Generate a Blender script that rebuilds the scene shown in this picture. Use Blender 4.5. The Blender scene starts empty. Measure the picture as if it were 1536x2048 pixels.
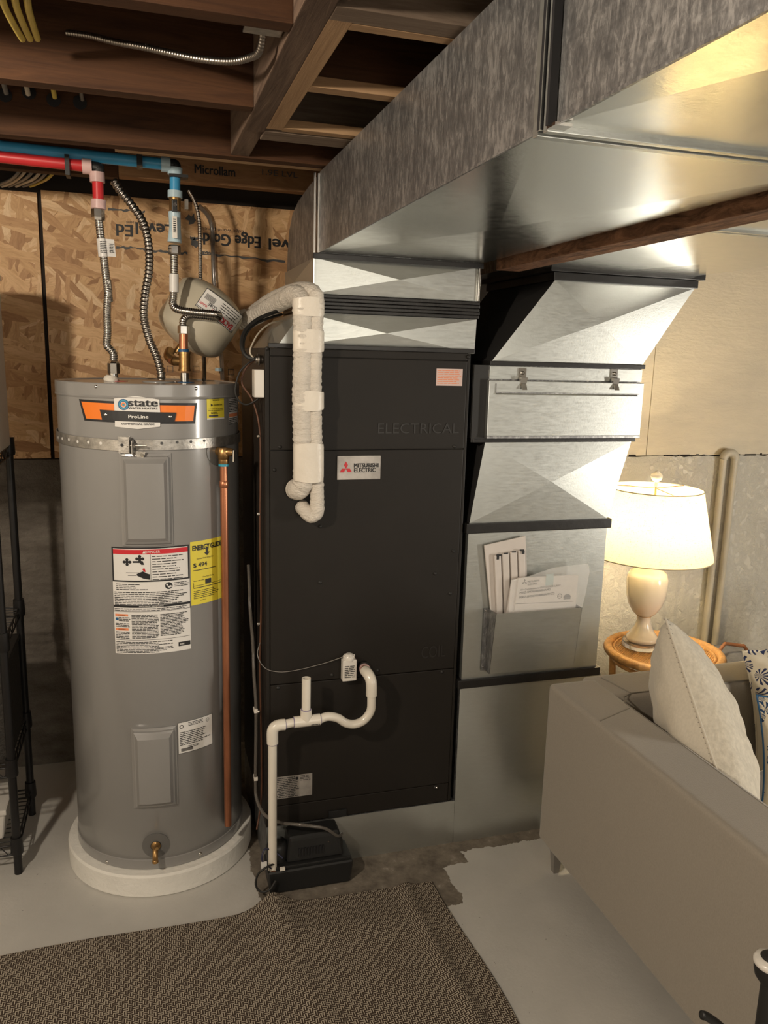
import bpy, bmesh, math, random
import numpy as np
from mathutils import Vector, Matrix
random.seed(7)
C = bpy.context.scene.collection
PI = math.pi
sin, cos = math.sin, math.cos

# ------------------------------------------------------------------ camera, world, lights, exposure
YAW, PITCH, ROLL, F = 0.2986, 0.1913, 0.0266, 1593.04
CAM = Vector((-0.3458, -2.3204, 1.6546))
fw0 = Vector((sin(YAW), cos(YAW), 0)); rt0 = Vector((cos(YAW), -sin(YAW), 0)); up0 = Vector((0, 0, 1))
FW = fw0 * cos(PITCH) - up0 * sin(PITCH); u2 = up0 * cos(PITCH) + fw0 * sin(PITCH)
RT = rt0 * cos(ROLL) + u2 * sin(ROLL); UP = -rt0 * sin(ROLL) + u2 * cos(ROLL)
cd = bpy.data.cameras.new('camera'); cam = bpy.data.objects.new('camera', cd); C.objects.link(cam)
cam.matrix_world = Matrix(((RT.x, UP.x, -FW.x, CAM.x), (RT.y, UP.y, -FW.y, CAM.y), (RT.z, UP.z, -FW.z, CAM.z), (0, 0, 0, 1)))
cd.sensor_fit = 'HORIZONTAL'; cd.sensor_width = 36; cd.lens = F / 1536 * 36; cd.clip_start = .02
bpy.context.scene.camera = cam
S = bpy.context.scene
S.view_settings.view_transform = 'Standard'; S.view_settings.look = 'None'
S.view_settings.exposure = 0.82; S.view_settings.gamma = 1; S.view_settings.use_curve_mapping = False
W = bpy.data.worlds.new('world'); S.world = W; W.use_nodes = True
W.node_tree.nodes['Background'].inputs[0].default_value = (1, .9, .78, 1); W.node_tree.nodes['Background'].inputs[1].default_value = .05

def light(name, kind, loc, power, color, size=.1, target=None, sy=None):
    d = bpy.data.lights.new(name, kind); d.energy = power; d.color = color
    if kind == 'AREA':
        d.size = size
        if sy: d.shape = 'RECTANGLE'; d.size_y = sy
    else: d.shadow_soft_size = size
    o = bpy.data.objects.new(name, d); C.objects.link(o); o.location = loc
    if target is not None: o.rotation_euler = (Vector(target) - Vector(loc)).to_track_quat('-Z', 'Y').to_euler()
    return o
light('ceiling_bulb_light', 'POINT', (-1.25, -1.6, 2.08), 62, (1, .87, .70), .05)
light('floor_lamp_light', 'AREA', (3.3, -1.95, 1.15), 26, (1, .93, .82), .24, (-.2, 0, 1.2), .8)
light('room_fill_light', 'AREA', (1.0, -4.3, 1.9), 24, (1, .92, .80), 1.8, (.6, 0, 1.0))  # added soft fill behind the camera, gives the sheet metal something to reflect

def ray(x, y):
    return RT * ((x - 768) / F) - UP * ((y - 1024) / F) + FW
def onY(x, y, Y): d = ray(x, y); return CAM + d * ((Y - CAM.y) / d.y)
def onX(x, y, X): d = ray(x, y); return CAM + d * ((X - CAM.x) / d.x)
def onZ(x, y, Z): d = ray(x, y); return CAM + d * ((Z - CAM.z) / d.z)

# ------------------------------------------------------------------ materials
MATS = {}
def nt(name):
    m = bpy.data.materials.new(name); m.use_nodes = True; t = m.node_tree
    return m, t, t.nodes['Principled BSDF'], t.nodes.new, t.links.new
def ramp(t, stops, fac=None, interp='LINEAR'):
    r = t.nodes.new('ShaderNodeValToRGB'); r.color_ramp.interpolation = interp
    e = r.color_ramp.elements
    while len(e) < len(stops): e.new(.5)
    for k, (p, c) in enumerate(stops): e[k].position = p; e[k].color = (*c, 1) if len(c) == 3 else c
    if fac is not None: t.links.new(fac, r.inputs[0])
    return r
def coord(t, scale=(1, 1, 1), rot=(0, 0, 0), kind='Object'):
    c = t.nodes.new('ShaderNodeTexCoord'); m = t.nodes.new('ShaderNodeMapping')
    m.inputs['Scale'].default_value = scale; m.inputs['Rotation'].default_value = rot
    t.links.new(c.outputs[kind], m.inputs[0]); return m.outputs[0]
def noise(t, vec, scale, detail=4, rough=.6, dist=0):
    n = t.nodes.new('ShaderNodeTexNoise'); n.inputs['Scale'].default_value = scale; n.inputs['Detail'].default_value = detail
    n.inputs['Roughness'].default_value = rough; n.inputs['Distortion'].default_value = dist
    if vec is not None: t.links.new(vec, n.inputs['Vector'])
    return n
def M(name, col, rough=.5, metal=0, var=.12, vs=8, bump=0, bs=60, coat=0, st=(1, 1, 1), spec=.5, trans=0, alpha=1, rvar=0):
    if name in MATS: return MATS[name]
    m, t, b, N, L = nt(name)
    v = coord(t, st)
    n = noise(t, v, vs)
    c0 = tuple(max(0, c * (1 - var)) for c in col); c1 = tuple(min(1, c * (1 + var)) for c in col)
    L(ramp(t, [(.3, c0), (.7, c1)], n.outputs[0]).outputs[0], b.inputs['Base Color'])
    b.inputs['Roughness'].default_value = rough; b.inputs['Metallic'].default_value = metal
    b.inputs['Coat Weight'].default_value = coat; b.inputs['Coat Roughness'].default_value = .12
    b.inputs['Specular IOR Level'].default_value = spec
    b.inputs['Transmission Weight'].default_value = trans; b.inputs['Alpha'].default_value = alpha
    if rvar:
        mr = N('ShaderNodeMapRange'); L(n.outputs[0], mr.inputs[0]); mr.inputs[1].default_value = .3; mr.inputs[2].default_value = .7
        mr.inputs[3].default_value = rough - rvar; mr.inputs[4].default_value = rough + rvar; L(mr.outputs[0], b.inputs['Roughness'])
    if bump:
        n2 = noise(t, v, bs, 5); bp = N('ShaderNodeBump'); bp.inputs['Strength'].default_value = bump; bp.inputs['Distance'].default_value = .01
        L(n2.outputs[0], bp.inputs['Height']); L(bp.outputs[0], b.inputs['Normal'])
    MATS[name] = m; return m

heater_grey = M('heater_grey', (.245, .238, .23), .3, 0, .03, 3, coat=.5)
heater_dark = M('heater_plate', (.13, .127, .122), .35, 0, .03, 3, coat=.3)
unit_black = M('unit_black', (.0145, .0118, .0095), .5, 0, .1, 6, bump=.03, bs=400, spec=.28)
unit_side = M('unit_side', (.03, .024, .02), .5, .1, .1, 6)
black_plastic = M('black_plastic', (.012, .012, .012), .45, 0, .1, 10)
black_rubber = M('black_rubber', (.015, .014, .013), .6, 0, .1, 10)
tape_black = M('black_foil_tape', (.018, .0165, .016), .36, .2, .25, 12, bump=.1, bs=18)
white_plastic = M('white_plastic', (.72, .68, .62), .3, 0, .03, 8, coat=.2)
pvc = M('white_pvc', (.74, .69, .6), .28, 0, .04, 6, coat=.3)
insul = M('insulation_wrap', (.72, .66, .58), .45, 0, .08, 18, bump=.7, bs=90, st=(1, 1, 2.2))
insul_tape = M('insulation_tape', (.73, .67, .58), .36, 0, .04, 10, bump=.35, bs=22)
copper = M('copper', (.50, .20, .105), .33, .75, .35, 9, st=(1, 1, .3))
brass = M('brass', (.42, .25, .10), .35, .9, .2, 30, bump=.1)
chrome = M('chrome', (.62, .6, .57), .2, 1, .1, 20)
flex_steel = M('flex_steel', (.50, .47, .43), .24, 1, .12, 30)
conduit_steel = M('conduit_steel', (.30, .27, .24), .33, 1, .12, 30)
zinc = M('galvanised_strap', (.42, .40, .37), .38, .85, .3, 45, bump=.1, bs=80)
red_pex = M('red_pex', (.55, .03, .035), .35, 0, .1, 10, coat=.2)
blue_pex = M('blue_pex', (.05, .30, .55), .35, 0, .1, 10, coat=.2)
clear_pink = M('pale_pink_ring', (.62, .42, .40), .3, 0, .1, 30)
clear_blue = M('pale_blue_ring', (.42, .55, .62), .3, 0, .1, 30)
tank_beige = M('tank_beige', (.56, .51, .40), .3, 0, .04, 6, coat=.4)
foam = M('foam_pad', (.74, .72, .67), .8, 0, .04, 14, bump=.35, bs=40)
ink = M('black_ink', (.012, .012, .014), .5, 0, 0)
white_paper = M('white_paper', (.70, .68, .65), .4, 0, .02, 5)
silver_label = M('silver_label', (.42, .39, .36), .4, .4, .35, 12)
yellow_paper = M('yellow_paper', (.72, .60, .045), .45, 0, .03, 5)
orange_ink = M('orange_ink', (.85, .20, .015), .4, 0, .02, 5)
red_ink = M('red_ink', (.55, .02, .03), .4, 0, 0)
pink_paper = M('pink_paper', (.62, .46, .42), .5, 0, .03, 5)
blue_ink = M('blue_ink', (.01, .09, .22), .4, 0, 0)
teal_ink = M('teal_ink', (.03, .30, .42), .4, 0, 0)
salmon_ink = M('salmon_ink', (.75, .25, .11), .4, 0, 0)
dark_text = M('dark_grey_ink', (.07, .07, .07), .5, 0, 0)
clear_tube = M('clear_tube', (.30, .27, .24), .12, 0, .05, 10, trans=.7)
yellow_cable = M('yellow_cable', (.62, .47, .10), .4, 0, .15, 20)
white_cable = M('white_cable', (.55, .48, .38), .4, 0, .15, 20)
grey_cable = M('grey_cable', (.22, .20, .18), .4, 0, .15, 20)
copper_wire = M('brown_wire', (.10, .04, .02), .5, 0, .2, 20)
ceramic = M('cream_ceramic', (.80, .72, .60), .18, 0, .02, 4, coat=.6)
acrylic = M('clear_acrylic', (.95, .93, .9), .04, 0, 0, trans=.9)
crystal = M('frosted_finial', (.95, .93, .9), .1, 0, 0, trans=.5)
rattan = M('rattan', (.60, .33, .12), .45, 0, .25, 40, bump=.3, bs=120)
pvc_wall = M('painted_pipe', (.62, .56, .44), .45, 0, .05, 6)
basket_wood = M('handle_wood', (.42, .17, .07), .45, 0, .2, 20)
cloth_blue = M('grey_blue_cloth', (.30, .31, .34), .9, 0, .2, 20, bump=.5, bs=60)
rack_black = M('rack_black', (.012, .011, .011), .4, .3, .1, 10)
white_bin = M('white_bin', (.55, .52, .48), .5, 0, .05, 5)
steel_leg = M('steel_leg', (.4, .38, .36), .3, .9, .1, 10)
bag_plastic = M('clear_bag', (.9, .88, .85), .1, 0, 0, trans=.0, alpha=.22, bump=.8, bs=30, coat=1)
booklet = M('booklet_paper', (.62, .57, .52), .5, 0, .03, 5)
strip_white = M('strip_plastic', (.60, .55, .51), .35, 0, .05, 10)
tint_tape = M('pale_green_tape', (.36, .46, .44), .4, 0, .05, 10)
off_white_tape = M('thread_tape', (.75, .7, .62), .6, 0, .1, 20, bump=.3)
dark_void = M('dark_backing', (.02, .014, .01), .9, 0, .1, 3)

def wood(name, c0, c1, st, rough=.75, sc=3, bump=.15):
    m, t, b, N, L = nt(name)
    v = coord(t, st); n = noise(t, v, sc, 8, .7, 1.2)
    n2 = noise(t, coord(t), 2.5, 3)
    r = ramp(t, [(.3, c0), (.7, c1)], n.outputs[0])
    mx = N('ShaderNodeMixRGB'); mx.blend_type = 'MULTIPLY'; mx.inputs[0].default_value = .6
    r2 = ramp(t, [(.3, (.45, .4, .38)), (.7, (1, 1, 1))], n2.outputs[0])
    L(r.outputs[0], mx.inputs[1]); L(r2.outputs[0], mx.inputs[2]); L(mx.outputs[0], b.inputs['Base Color'])
    b.inputs['Roughness'].default_value = rough; b.inputs['Specular IOR Level'].default_value = .3
    bp = N('ShaderNodeBump'); bp.inputs['Strength'].default_value = bump; bp.inputs['Distance'].default_value = .01
    L(n.outputs[0], bp.inputs['Height']); L(bp.outputs[0], b.inputs['Normal'])
    return m
joist_x = wood('joist_wood', (.040, .015, .0055), (.105, .044, .016), (1, 14, 14))
joist_y = wood('girder_wood', (.08, .05, .036), (.22, .15, .105), (14, 1, 14))
beam_red = wood('beam_wood', (.05, .02, .010), (.52, .27, .15), (9, 2.4, 9), sc=4, bump=.9)
pale_y = wood('pale_strip_wood_long', (.34, .21, .115), (.52, .34, .19), (14, 1, 14))
pale_x = wood('pale_strip_wood', (.34, .21, .115), (.52, .34, .19), (1, 14, 14))
grey_x = wood('weathered_wood', (.13, .09, .065), (.27, .21, .16), (1, 14, 14))
lvl_wood = wood('laminated_wood', (.26, .125, .055), (.46, .26, .125), (1.5, 6, 10))
subfloor_m = wood('subfloor_wood', (.03, .014, .008), (.07, .032, .016), (10, 1, 1))

def osb(name):
    m, t, b, N, L = nt(name)
    lay = []
    for ang, sc in ((.25, (6, 1, 40)), (1.0, (7, 1, 46)), (-.75, (7, 1, 42)), (1.45, (8, 1, 50)), (-.2, (5, 1, 38))):
        c = N('ShaderNodeTexCoord'); m1 = N('ShaderNodeMapping'); m1.inputs['Rotation'].default_value = (0, ang, 0); m1.inputs['Location'].default_value = (ang * 3, 0, ang * 5)
        L(c.outputs['Object'], m1.inputs[0])
        nz = noise(t, c.outputs['Object'], 22, 3); vm = N('ShaderNodeVectorMath'); vm.operation = 'MULTIPLY_ADD'
        L(nz.outputs['Color'], vm.inputs[0]); vm.inputs[1].default_value = (.02, 0, .02); L(m1.outputs[0], vm.inputs[2])
        m2 = N('ShaderNodeMapping'); m2.inputs['Scale'].default_value = sc; L(vm.outputs[0], m2.inputs[0])
        vo = N('ShaderNodeTexVoronoi'); vo.inputs['Scale'].default_value = 1; L(m2.outputs[0], vo.inputs['Vector'])
        sp = N('ShaderNodeSeparateColor'); L(vo.outputs['Color'], sp.inputs[0])
        r = ramp(t, [(0, (.38, .20, .085)), (.15, (.54, .31, .145)), (.5, (.66, .41, .20)), (.85, (.76, .50, .27)), (1, (.84, .61, .37))], sp.outputs[0])
        gr = noise(t, m2.outputs[0], 4, 4); g = ramp(t, [(.3, (.80, .74, .68)), (.6, (1, 1, 1))], gr.outputs[0])
        mx = N('ShaderNodeMixRGB'); mx.blend_type = 'MULTIPLY'; mx.inputs[0].default_value = 1
        L(r.outputs[0], mx.inputs[1]); L(g.outputs[0], mx.inputs[2]); lay.append((mx.outputs[0], sp.outputs[1], sp.outputs[0]))
    cur, hgt = lay[0][0], lay[0][2]
    for k in range(1, 5):
        st = N('ShaderNodeMath'); st.operation = 'GREATER_THAN'; st.inputs[1].default_value = .66; L(lay[k][1], st.inputs[0])
        mx = N('ShaderNodeMixRGB'); L(st.outputs[0], mx.inputs[0]); L(cur, mx.inputs[1]); L(lay[k][0], mx.inputs[2]); cur = mx.outputs[0]
        mh = N('ShaderNodeMixRGB'); L(st.outputs[0], mh.inputs[0]); L(hgt, mh.inputs[1]); L(lay[k][2], mh.inputs[2]); hgt = mh.outputs[0]
    dk = noise(t, coord(t, (1, 1, 2), (0, .5, 0)), 15, 7, .75); dr = ramp(t, [(.30, (.42, .24, .13)), (.37, (1, 1, 1))], dk.outputs[0])
    mx = N('ShaderNodeMixRGB'); mx.blend_type = 'MULTIPLY'; mx.inputs[0].default_value = .85; L(cur, mx.inputs[1]); L(dr.outputs[0], mx.inputs[2])
    L(mx.outputs[0], b.inputs['Base Color']); b.inputs['Roughness'].default_value = .6
    bp = N('ShaderNodeBump'); bp.inputs['Strength'].default_value = .2; bp.inputs['Distance'].default_value = .003
    L(hgt, bp.inputs['Height']); L(bp.outputs[0], b.inputs['Normal'])
    return m
osb_m = osb('osb_strands')

def painted_wall(name, col, scale, strength, st=(1, 1, 1), seam=False):
    m, t, b, N, L = nt(name)
    v = coord(t, st); a = noise(t, v, scale, 8, .65, .4); c = noise(t, v, scale * .25, 4)
    r = ramp(t, [(.3, tuple(x * .9 for x in col)), (.7, col)], c.outputs[0]); L(r.outputs[0], b.inputs['Base Color'])
    b.inputs['Roughness'].default_value = .45
    bp = N('ShaderNodeBump'); bp.inputs['Strength'].default_value = strength; bp.inputs['Distance'].default_value = .012
    rr = ramp(t, [(.42, (0, 0, 0)), (.62, (1, 1, 1))], a.outputs[0]); L(rr.outputs[0], bp.inputs['Height']); L(bp.outputs[0], b.inputs['Normal'])
    return m
rough_white = painted_wall('rough_painted_concrete', (.80, .755, .65), 24, .55)
smooth_white = painted_wall('painted_panel', (.82, .72, .54), 22, .2, (1, 1, 3.5))
room_white = painted_wall('room_white', (.72, .68, .6), 8, .1)

def concrete_mat():
    m, t, b, N, L = nt('bare_concrete')
    a = noise(t, coord(t, (1, 1, 2.5)), 7, 10, .7); c = noise(t, coord(t), 90, 4)
    L(ramp(t, [(.3, (.085, .072, .058)), (.55, (.15, .13, .11)), (.75, (.21, .19, .16))], a.outputs[0]).outputs[0], b.inputs['Base Color'])
    b.inputs['Roughness'].default_value = .9
    bp = N('ShaderNodeBump'); bp.inputs['Strength'].default_value = .6; bp.inputs['Distance'].default_value = .01
    ad = N('ShaderNodeMath'); L(a.outputs[0], ad.inputs[0]); L(c.outputs[0], ad.inputs[1]); L(ad.outputs[0], bp.inputs['Height']); L(bp.outputs[0], b.inputs['Normal'])
    return m
concrete = concrete_mat()

def floor_mat():
    m, t, b, N, L = nt('floor_paint')
    v = coord(t); sep = N('ShaderNodeSeparateXYZ')
    nz = noise(t, v, 16, 6, .7)
    nm = N('ShaderNodeVectorMath'); nm.operation = 'SUBTRACT'; L(nz.outputs['Color'], nm.inputs[0]); nm.inputs[1].default_value = (.5, .5, .5)
    ma = N('ShaderNodeVectorMath'); ma.operation = 'MULTIPLY_ADD'; L(nm.outputs[0], ma.inputs[0]); ma.inputs[1].default_value = (.06, .06, 0); L(v, ma.inputs[2])
    L(ma.outputs[0], sep.inputs[0])
    mr = N('ShaderNodeMapRange'); L(sep.outputs[0], mr.inputs[0]); mr.inputs[1].default_value = -.2; mr.inputs[2].default_value = 1.2
    def yv(y): k = (y + 1) / 2; return (k, k, k)   # edge depth coded in a grey value
    def xp(x): return (x + .2) / 1.4
    er = ramp(t, [(0, yv(1)), (xp(-.045), yv(-.30)), (xp(.57), yv(-.12)), (xp(.66), yv(-.055)), (xp(1.0), yv(.1))], mr.outputs[0], 'CONSTANT')
    my = N('ShaderNodeMapRange'); L(sep.outputs[1], my.inputs[0]); my.inputs[1].default_value = -1; my.inputs[2].default_value = 1
    gt = N('ShaderNodeMath'); gt.operation = 'GREATER_THAN'; L(my.outputs[0], gt.inputs[0]); L(er.outputs[0], gt.inputs[1])
    pn = noise(t, v, 3, 6); pc = ramp(t, [(.35, (.46, .445, .415)), (.65, (.53, .51, .475))], pn.outputs[0])
    bn = noise(t, v, 14, 8, .7); bc = ramp(t, [(.35, (.095, .078, .06)), (.6, (.20, .17, .135)), (.68, (.38, .35, .3))], bn.outputs[0])
    mx = N('ShaderNodeMixRGB'); L(gt.outputs[0], mx.inputs[0]); L(pc.outputs[0], mx.inputs[1]); L(bc.outputs[0], mx.inputs[2])
    sp = noise(t, v, 60, 2); s2 = ramp(t, [(.24, (.25, .22, .2)), (.27, (1, 1, 1))], sp.outputs[0])
    m3 = N('ShaderNodeMixRGB'); m3.blend_type = 'MULTIPLY'; m3.inputs[0].default_value = .7; L(mx.outputs[0], m3.inputs[1]); L(s2.outputs[0], m3.inputs[2])
    L(m3.outputs[0], b.inputs['Base Color'])
    rm = N('ShaderNodeMapRange'); L(gt.outputs[0], rm.inputs[0]); rm.inputs[3].default_value = .38; rm.inputs[4].default_value = .9; L(rm.outputs[0], b.inputs['Roughness'])
    bp = N('ShaderNodeBump'); bp.inputs['Strength'].default_value = .15; bp.inputs['Distance'].default_value = .01
    L(bn.outputs[0], bp.inputs['Height']); L(bp.outputs[0], b.inputs['Normal'])
    return m
floor_m = floor_mat()

def galv(name='galvanised_sheet', col=(.56, .575, .55), rough=.33, metal=.88):
    m, t, b, N, L = nt(name)
    v = coord(t); n = noise(t, v, 160, 5, .6); n2 = noise(t, v, 1.6, 2); n3 = noise(t, coord(t, (1, 1, 6)), 30, 5, .65)
    c = ramp(t, [(.3, tuple(x * .93 for x in col)), (.7, col)], n3.outputs[0]); L(c.outputs[0], b.inputs['Base Color'])
    b.inputs['Metallic'].default_value = metal
    mr = N('ShaderNodeMapRange'); L(n3.outputs[0], mr.inputs[0]); mr.inputs[1].default_value = .3; mr.inputs[2].default_value = .7
    mr.inputs[3].default_value = rough - .03; mr.inputs[4].default_value = rough + .05; L(mr.outputs[0], b.inputs['Roughness'])
    ad = N('ShaderNodeMath'); ad.operation = 'MULTIPLY_ADD'; L(n2.outputs[0], ad.inputs[0]); ad.inputs[1].default_value = 8; L(n.outputs[0], ad.inputs[2])
    bp = N('ShaderNodeBump'); bp.inputs['Strength'].default_value = .04; bp.inputs['Distance'].default_value = .005
    L(ad.outputs[0], bp.inputs['Height']); L(bp.outputs[0], b.inputs['Normal'])
    return m
galv_m = galv()
def galv_mottled():
    m = galv('galvanised_spangle', (.50, .48, .455), .40, .85); t = m.node_tree; b = t.nodes['Principled BSDF']
    a = noise(t, coord(t, (1, 1, .35)), 85, 6, .75, .5); c = noise(t, coord(t), 9, 3)
    ad = t.nodes.new('ShaderNodeMath'); ad.operation = 'MULTIPLY_ADD'; t.links.new(c.outputs[0], ad.inputs[0]); ad.inputs[1].default_value = .35; t.links.new(a.outputs[0], ad.inputs[2])
    t.links.new(ramp(t, [(.55, (.20, .20, .205)), (.68, (.30, .298, .298)), (.80, (.52, .515, .51))], ad.outputs[0]).outputs[0], b.inputs['Base Color'])
    return m
galv_side = galv_mottled()
galv_under = galv('galvanised_smooth', (.64, .64, .59), .19, .95)

def fabric(name, col, scale=900, bump=.25, var=.1):
    m, t, b, N, L = nt(name)
    v = coord(t); n = noise(t, v, 5, 3); w = noise(t, coord(t, (1, 1, .6)), scale * .35, 2)
    L(ramp(t, [(.3, tuple(x * (1 - var) for x in col)), (.7, col)], w.outputs[0]).outputs[0], b.inputs['Base Color'])
    b.inputs['Roughness'].default_value = .9; b.inputs['Sheen Weight'].default_value = .25; b.inputs['Specular IOR Level'].default_value = .2
    bp = N('ShaderNodeBump'); bp.inputs['Strength'].default_value = bump; bp.inputs['Distance'].default_value = .002
    L(w.outputs[0], bp.inputs['Height']); L(bp.outputs[0], b.inputs['Normal'])
    return m
sofa_fab = fabric('sofa_fabric', (.325, .288, .24))
seam_m = M('sofa_seam', (.22, .195, .16), .9, 0, .05)
linen = fabric('linen_smooth', (.62, .56, .46), 500)
gauze = fabric('linen_gauze', (.66, .60, .49), 240, .8, .2)
thread_m = M('grey_thread', (.26, .23, .2), .8, 0, .1)

def rug_mat():
    m, t, b, N, L = nt('woven_rug')
    v = coord(t); nz = noise(t, v, 9, 3)
    ma = N('ShaderNodeVectorMath'); ma.operation = 'MULTIPLY_ADD'; L(nz.outputs['Color'], ma.inputs[0]); ma.inputs[1].default_value = (.012, .012, 0); L(v, ma.inputs[2])
    ch = N('ShaderNodeTexChecker'); ch.inputs['Scale'].default_value = 84; L(ma.outputs[0], ch.inputs[0])
    sep = N('ShaderNodeSeparateXYZ'); L(ma.outputs[0], sep.inputs[0])
    def wave(o):
        a = N('ShaderNodeMath'); a.operation = 'MULTIPLY'; a.inputs[1].default_value = 2 * PI * 168; L(o, a.inputs[0])
        s = N('ShaderNodeMath'); s.operation = 'SINE'; L(a.outputs[0], s.inputs[0]); return s.outputs[0]
    mx = N('ShaderNodeMixRGB'); L(ch.outputs['Fac'], mx.inputs[0]); L(wave(sep.outputs[0]), mx.inputs[1]); L(wave(sep.outputs[1]), mx.inputs[2])
    r = ramp(t, [(.35, (.05, .036, .027)), (.65, (.46, .40, .32))], mx.outputs[0]); L(r.outputs[0], b.inputs['Base Color'])
    b.inputs['Roughness'].default_value = .95; b.inputs['Specular IOR Level'].default_value = .1
    bp = N('ShaderNodeBump'); bp.inputs['Strength'].default_value = .3; bp.inputs['Distance'].default_value = .002; L(mx.outputs[0], bp.inputs['Height']); L(bp.outputs[0], b.inputs['Normal'])
    return m

def shade_mat():
    m, t, b, N, L = nt('lamp_shade_cloth')
    out = t.nodes['Material Output']; t.nodes.remove(b)
    n = noise(t, coord(t, (1, 1, 8)), 60, 3); n2 = noise(t, coord(t, (9, 9, .7)), 40, 3)
    ad = N('ShaderNodeMath'); L(n.outputs[0], ad.inputs[0]); L(n2.outputs[0], ad.inputs[1])
    r = ramp(t, [(.75, (.62, .52, .30)), (1.2 / 1.3, (.82, .74, .52))], ad.outputs[0])
    d = N('ShaderNodeBsdfDiffuse'); tr = N('ShaderNodeBsdfTranslucent'); mx = N('ShaderNodeMixShader'); mx.inputs[0].default_value = .42
    L(r.outputs[0], d.inputs[0]); L(r.outputs[0], tr.inputs[0]); L(d.outputs[0], mx.inputs[1]); L(tr.outputs[0], mx.inputs[2]); L(mx.outputs[0], out.inputs[0])
    return m

def pattern_mat(name, scale, ink_c=(.02, .03, .09), seed=0.0):
    m, t, b, N, L = nt(name)
    v = coord(t); vo = N('ShaderNodeTexVoronoi'); vo.inputs['Scale'].default_value = scale; vo.inputs['Randomness'].default_value = .7; L(v, vo.inputs['Vector'])
    mp = N('ShaderNodeVectorMath'); mp.operation = 'SUBTRACT'; sc = N('ShaderNodeVectorMath'); sc.operation = 'SCALE'; sc.inputs['Scale'].default_value = 1
    L(v, mp.inputs[0]); L(vo.outputs['Position'], mp.inputs[1])
    sep = N('ShaderNodeSeparateXYZ'); L(mp.outputs[0], sep.inputs[0])
    at = N('ShaderNodeMath'); at.operation = 'ARCTAN2'; L(sep.outputs[2], at.inputs[0]); L(sep.outputs[0], at.inputs[1])
    mu = N('ShaderNodeMath'); mu.operation = 'MULTIPLY'; mu.inputs[1].default_value = 13; L(at.outputs[0], mu.inputs[0])
    s = N('ShaderNodeMath'); s.operation = 'SINE'; L(mu.outputs[0], s.inputs[0])
    g1 = N('ShaderNodeMath'); g1.operation = 'GREATER_THAN'; g1.inputs[1].default_value = .1; L(s.outputs[0], g1.inputs[0])
    g2 = N('ShaderNodeMath'); g2.operation = 'LESS_THAN'; g2.inputs[1].default_value = .42; L(vo.outputs['Distance'], g2.inputs[0])
    g3 = N('ShaderNodeMath'); g3.operation = 'GREATER_THAN'; g3.inputs[1].default_value = .1; L(vo.outputs['Distance'], g3.inputs[0])
    a = N('ShaderNodeMath'); a.operation = 'MULTIPLY'; L(g1.outputs[0], a.inputs[0]); L(g2.outputs[0], a.inputs[1])
    a2 = N('ShaderNodeMath'); a2.operation = 'MULTIPLY'; L(a.outputs[0], a2.inputs[0]); L(g3.outputs[0], a2.inputs[1])
    mx = N('ShaderNodeMixRGB'); L(a2.outputs[0], mx.inputs[0]); mx.inputs[1].default_value = (.66, .59, .46, 1); mx.inputs[2].default_value = (*ink_c, 1)
    L(mx.outputs[0], b.inputs['Base Color']); b.inputs['Roughness'].default_value = .9
    return m

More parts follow.
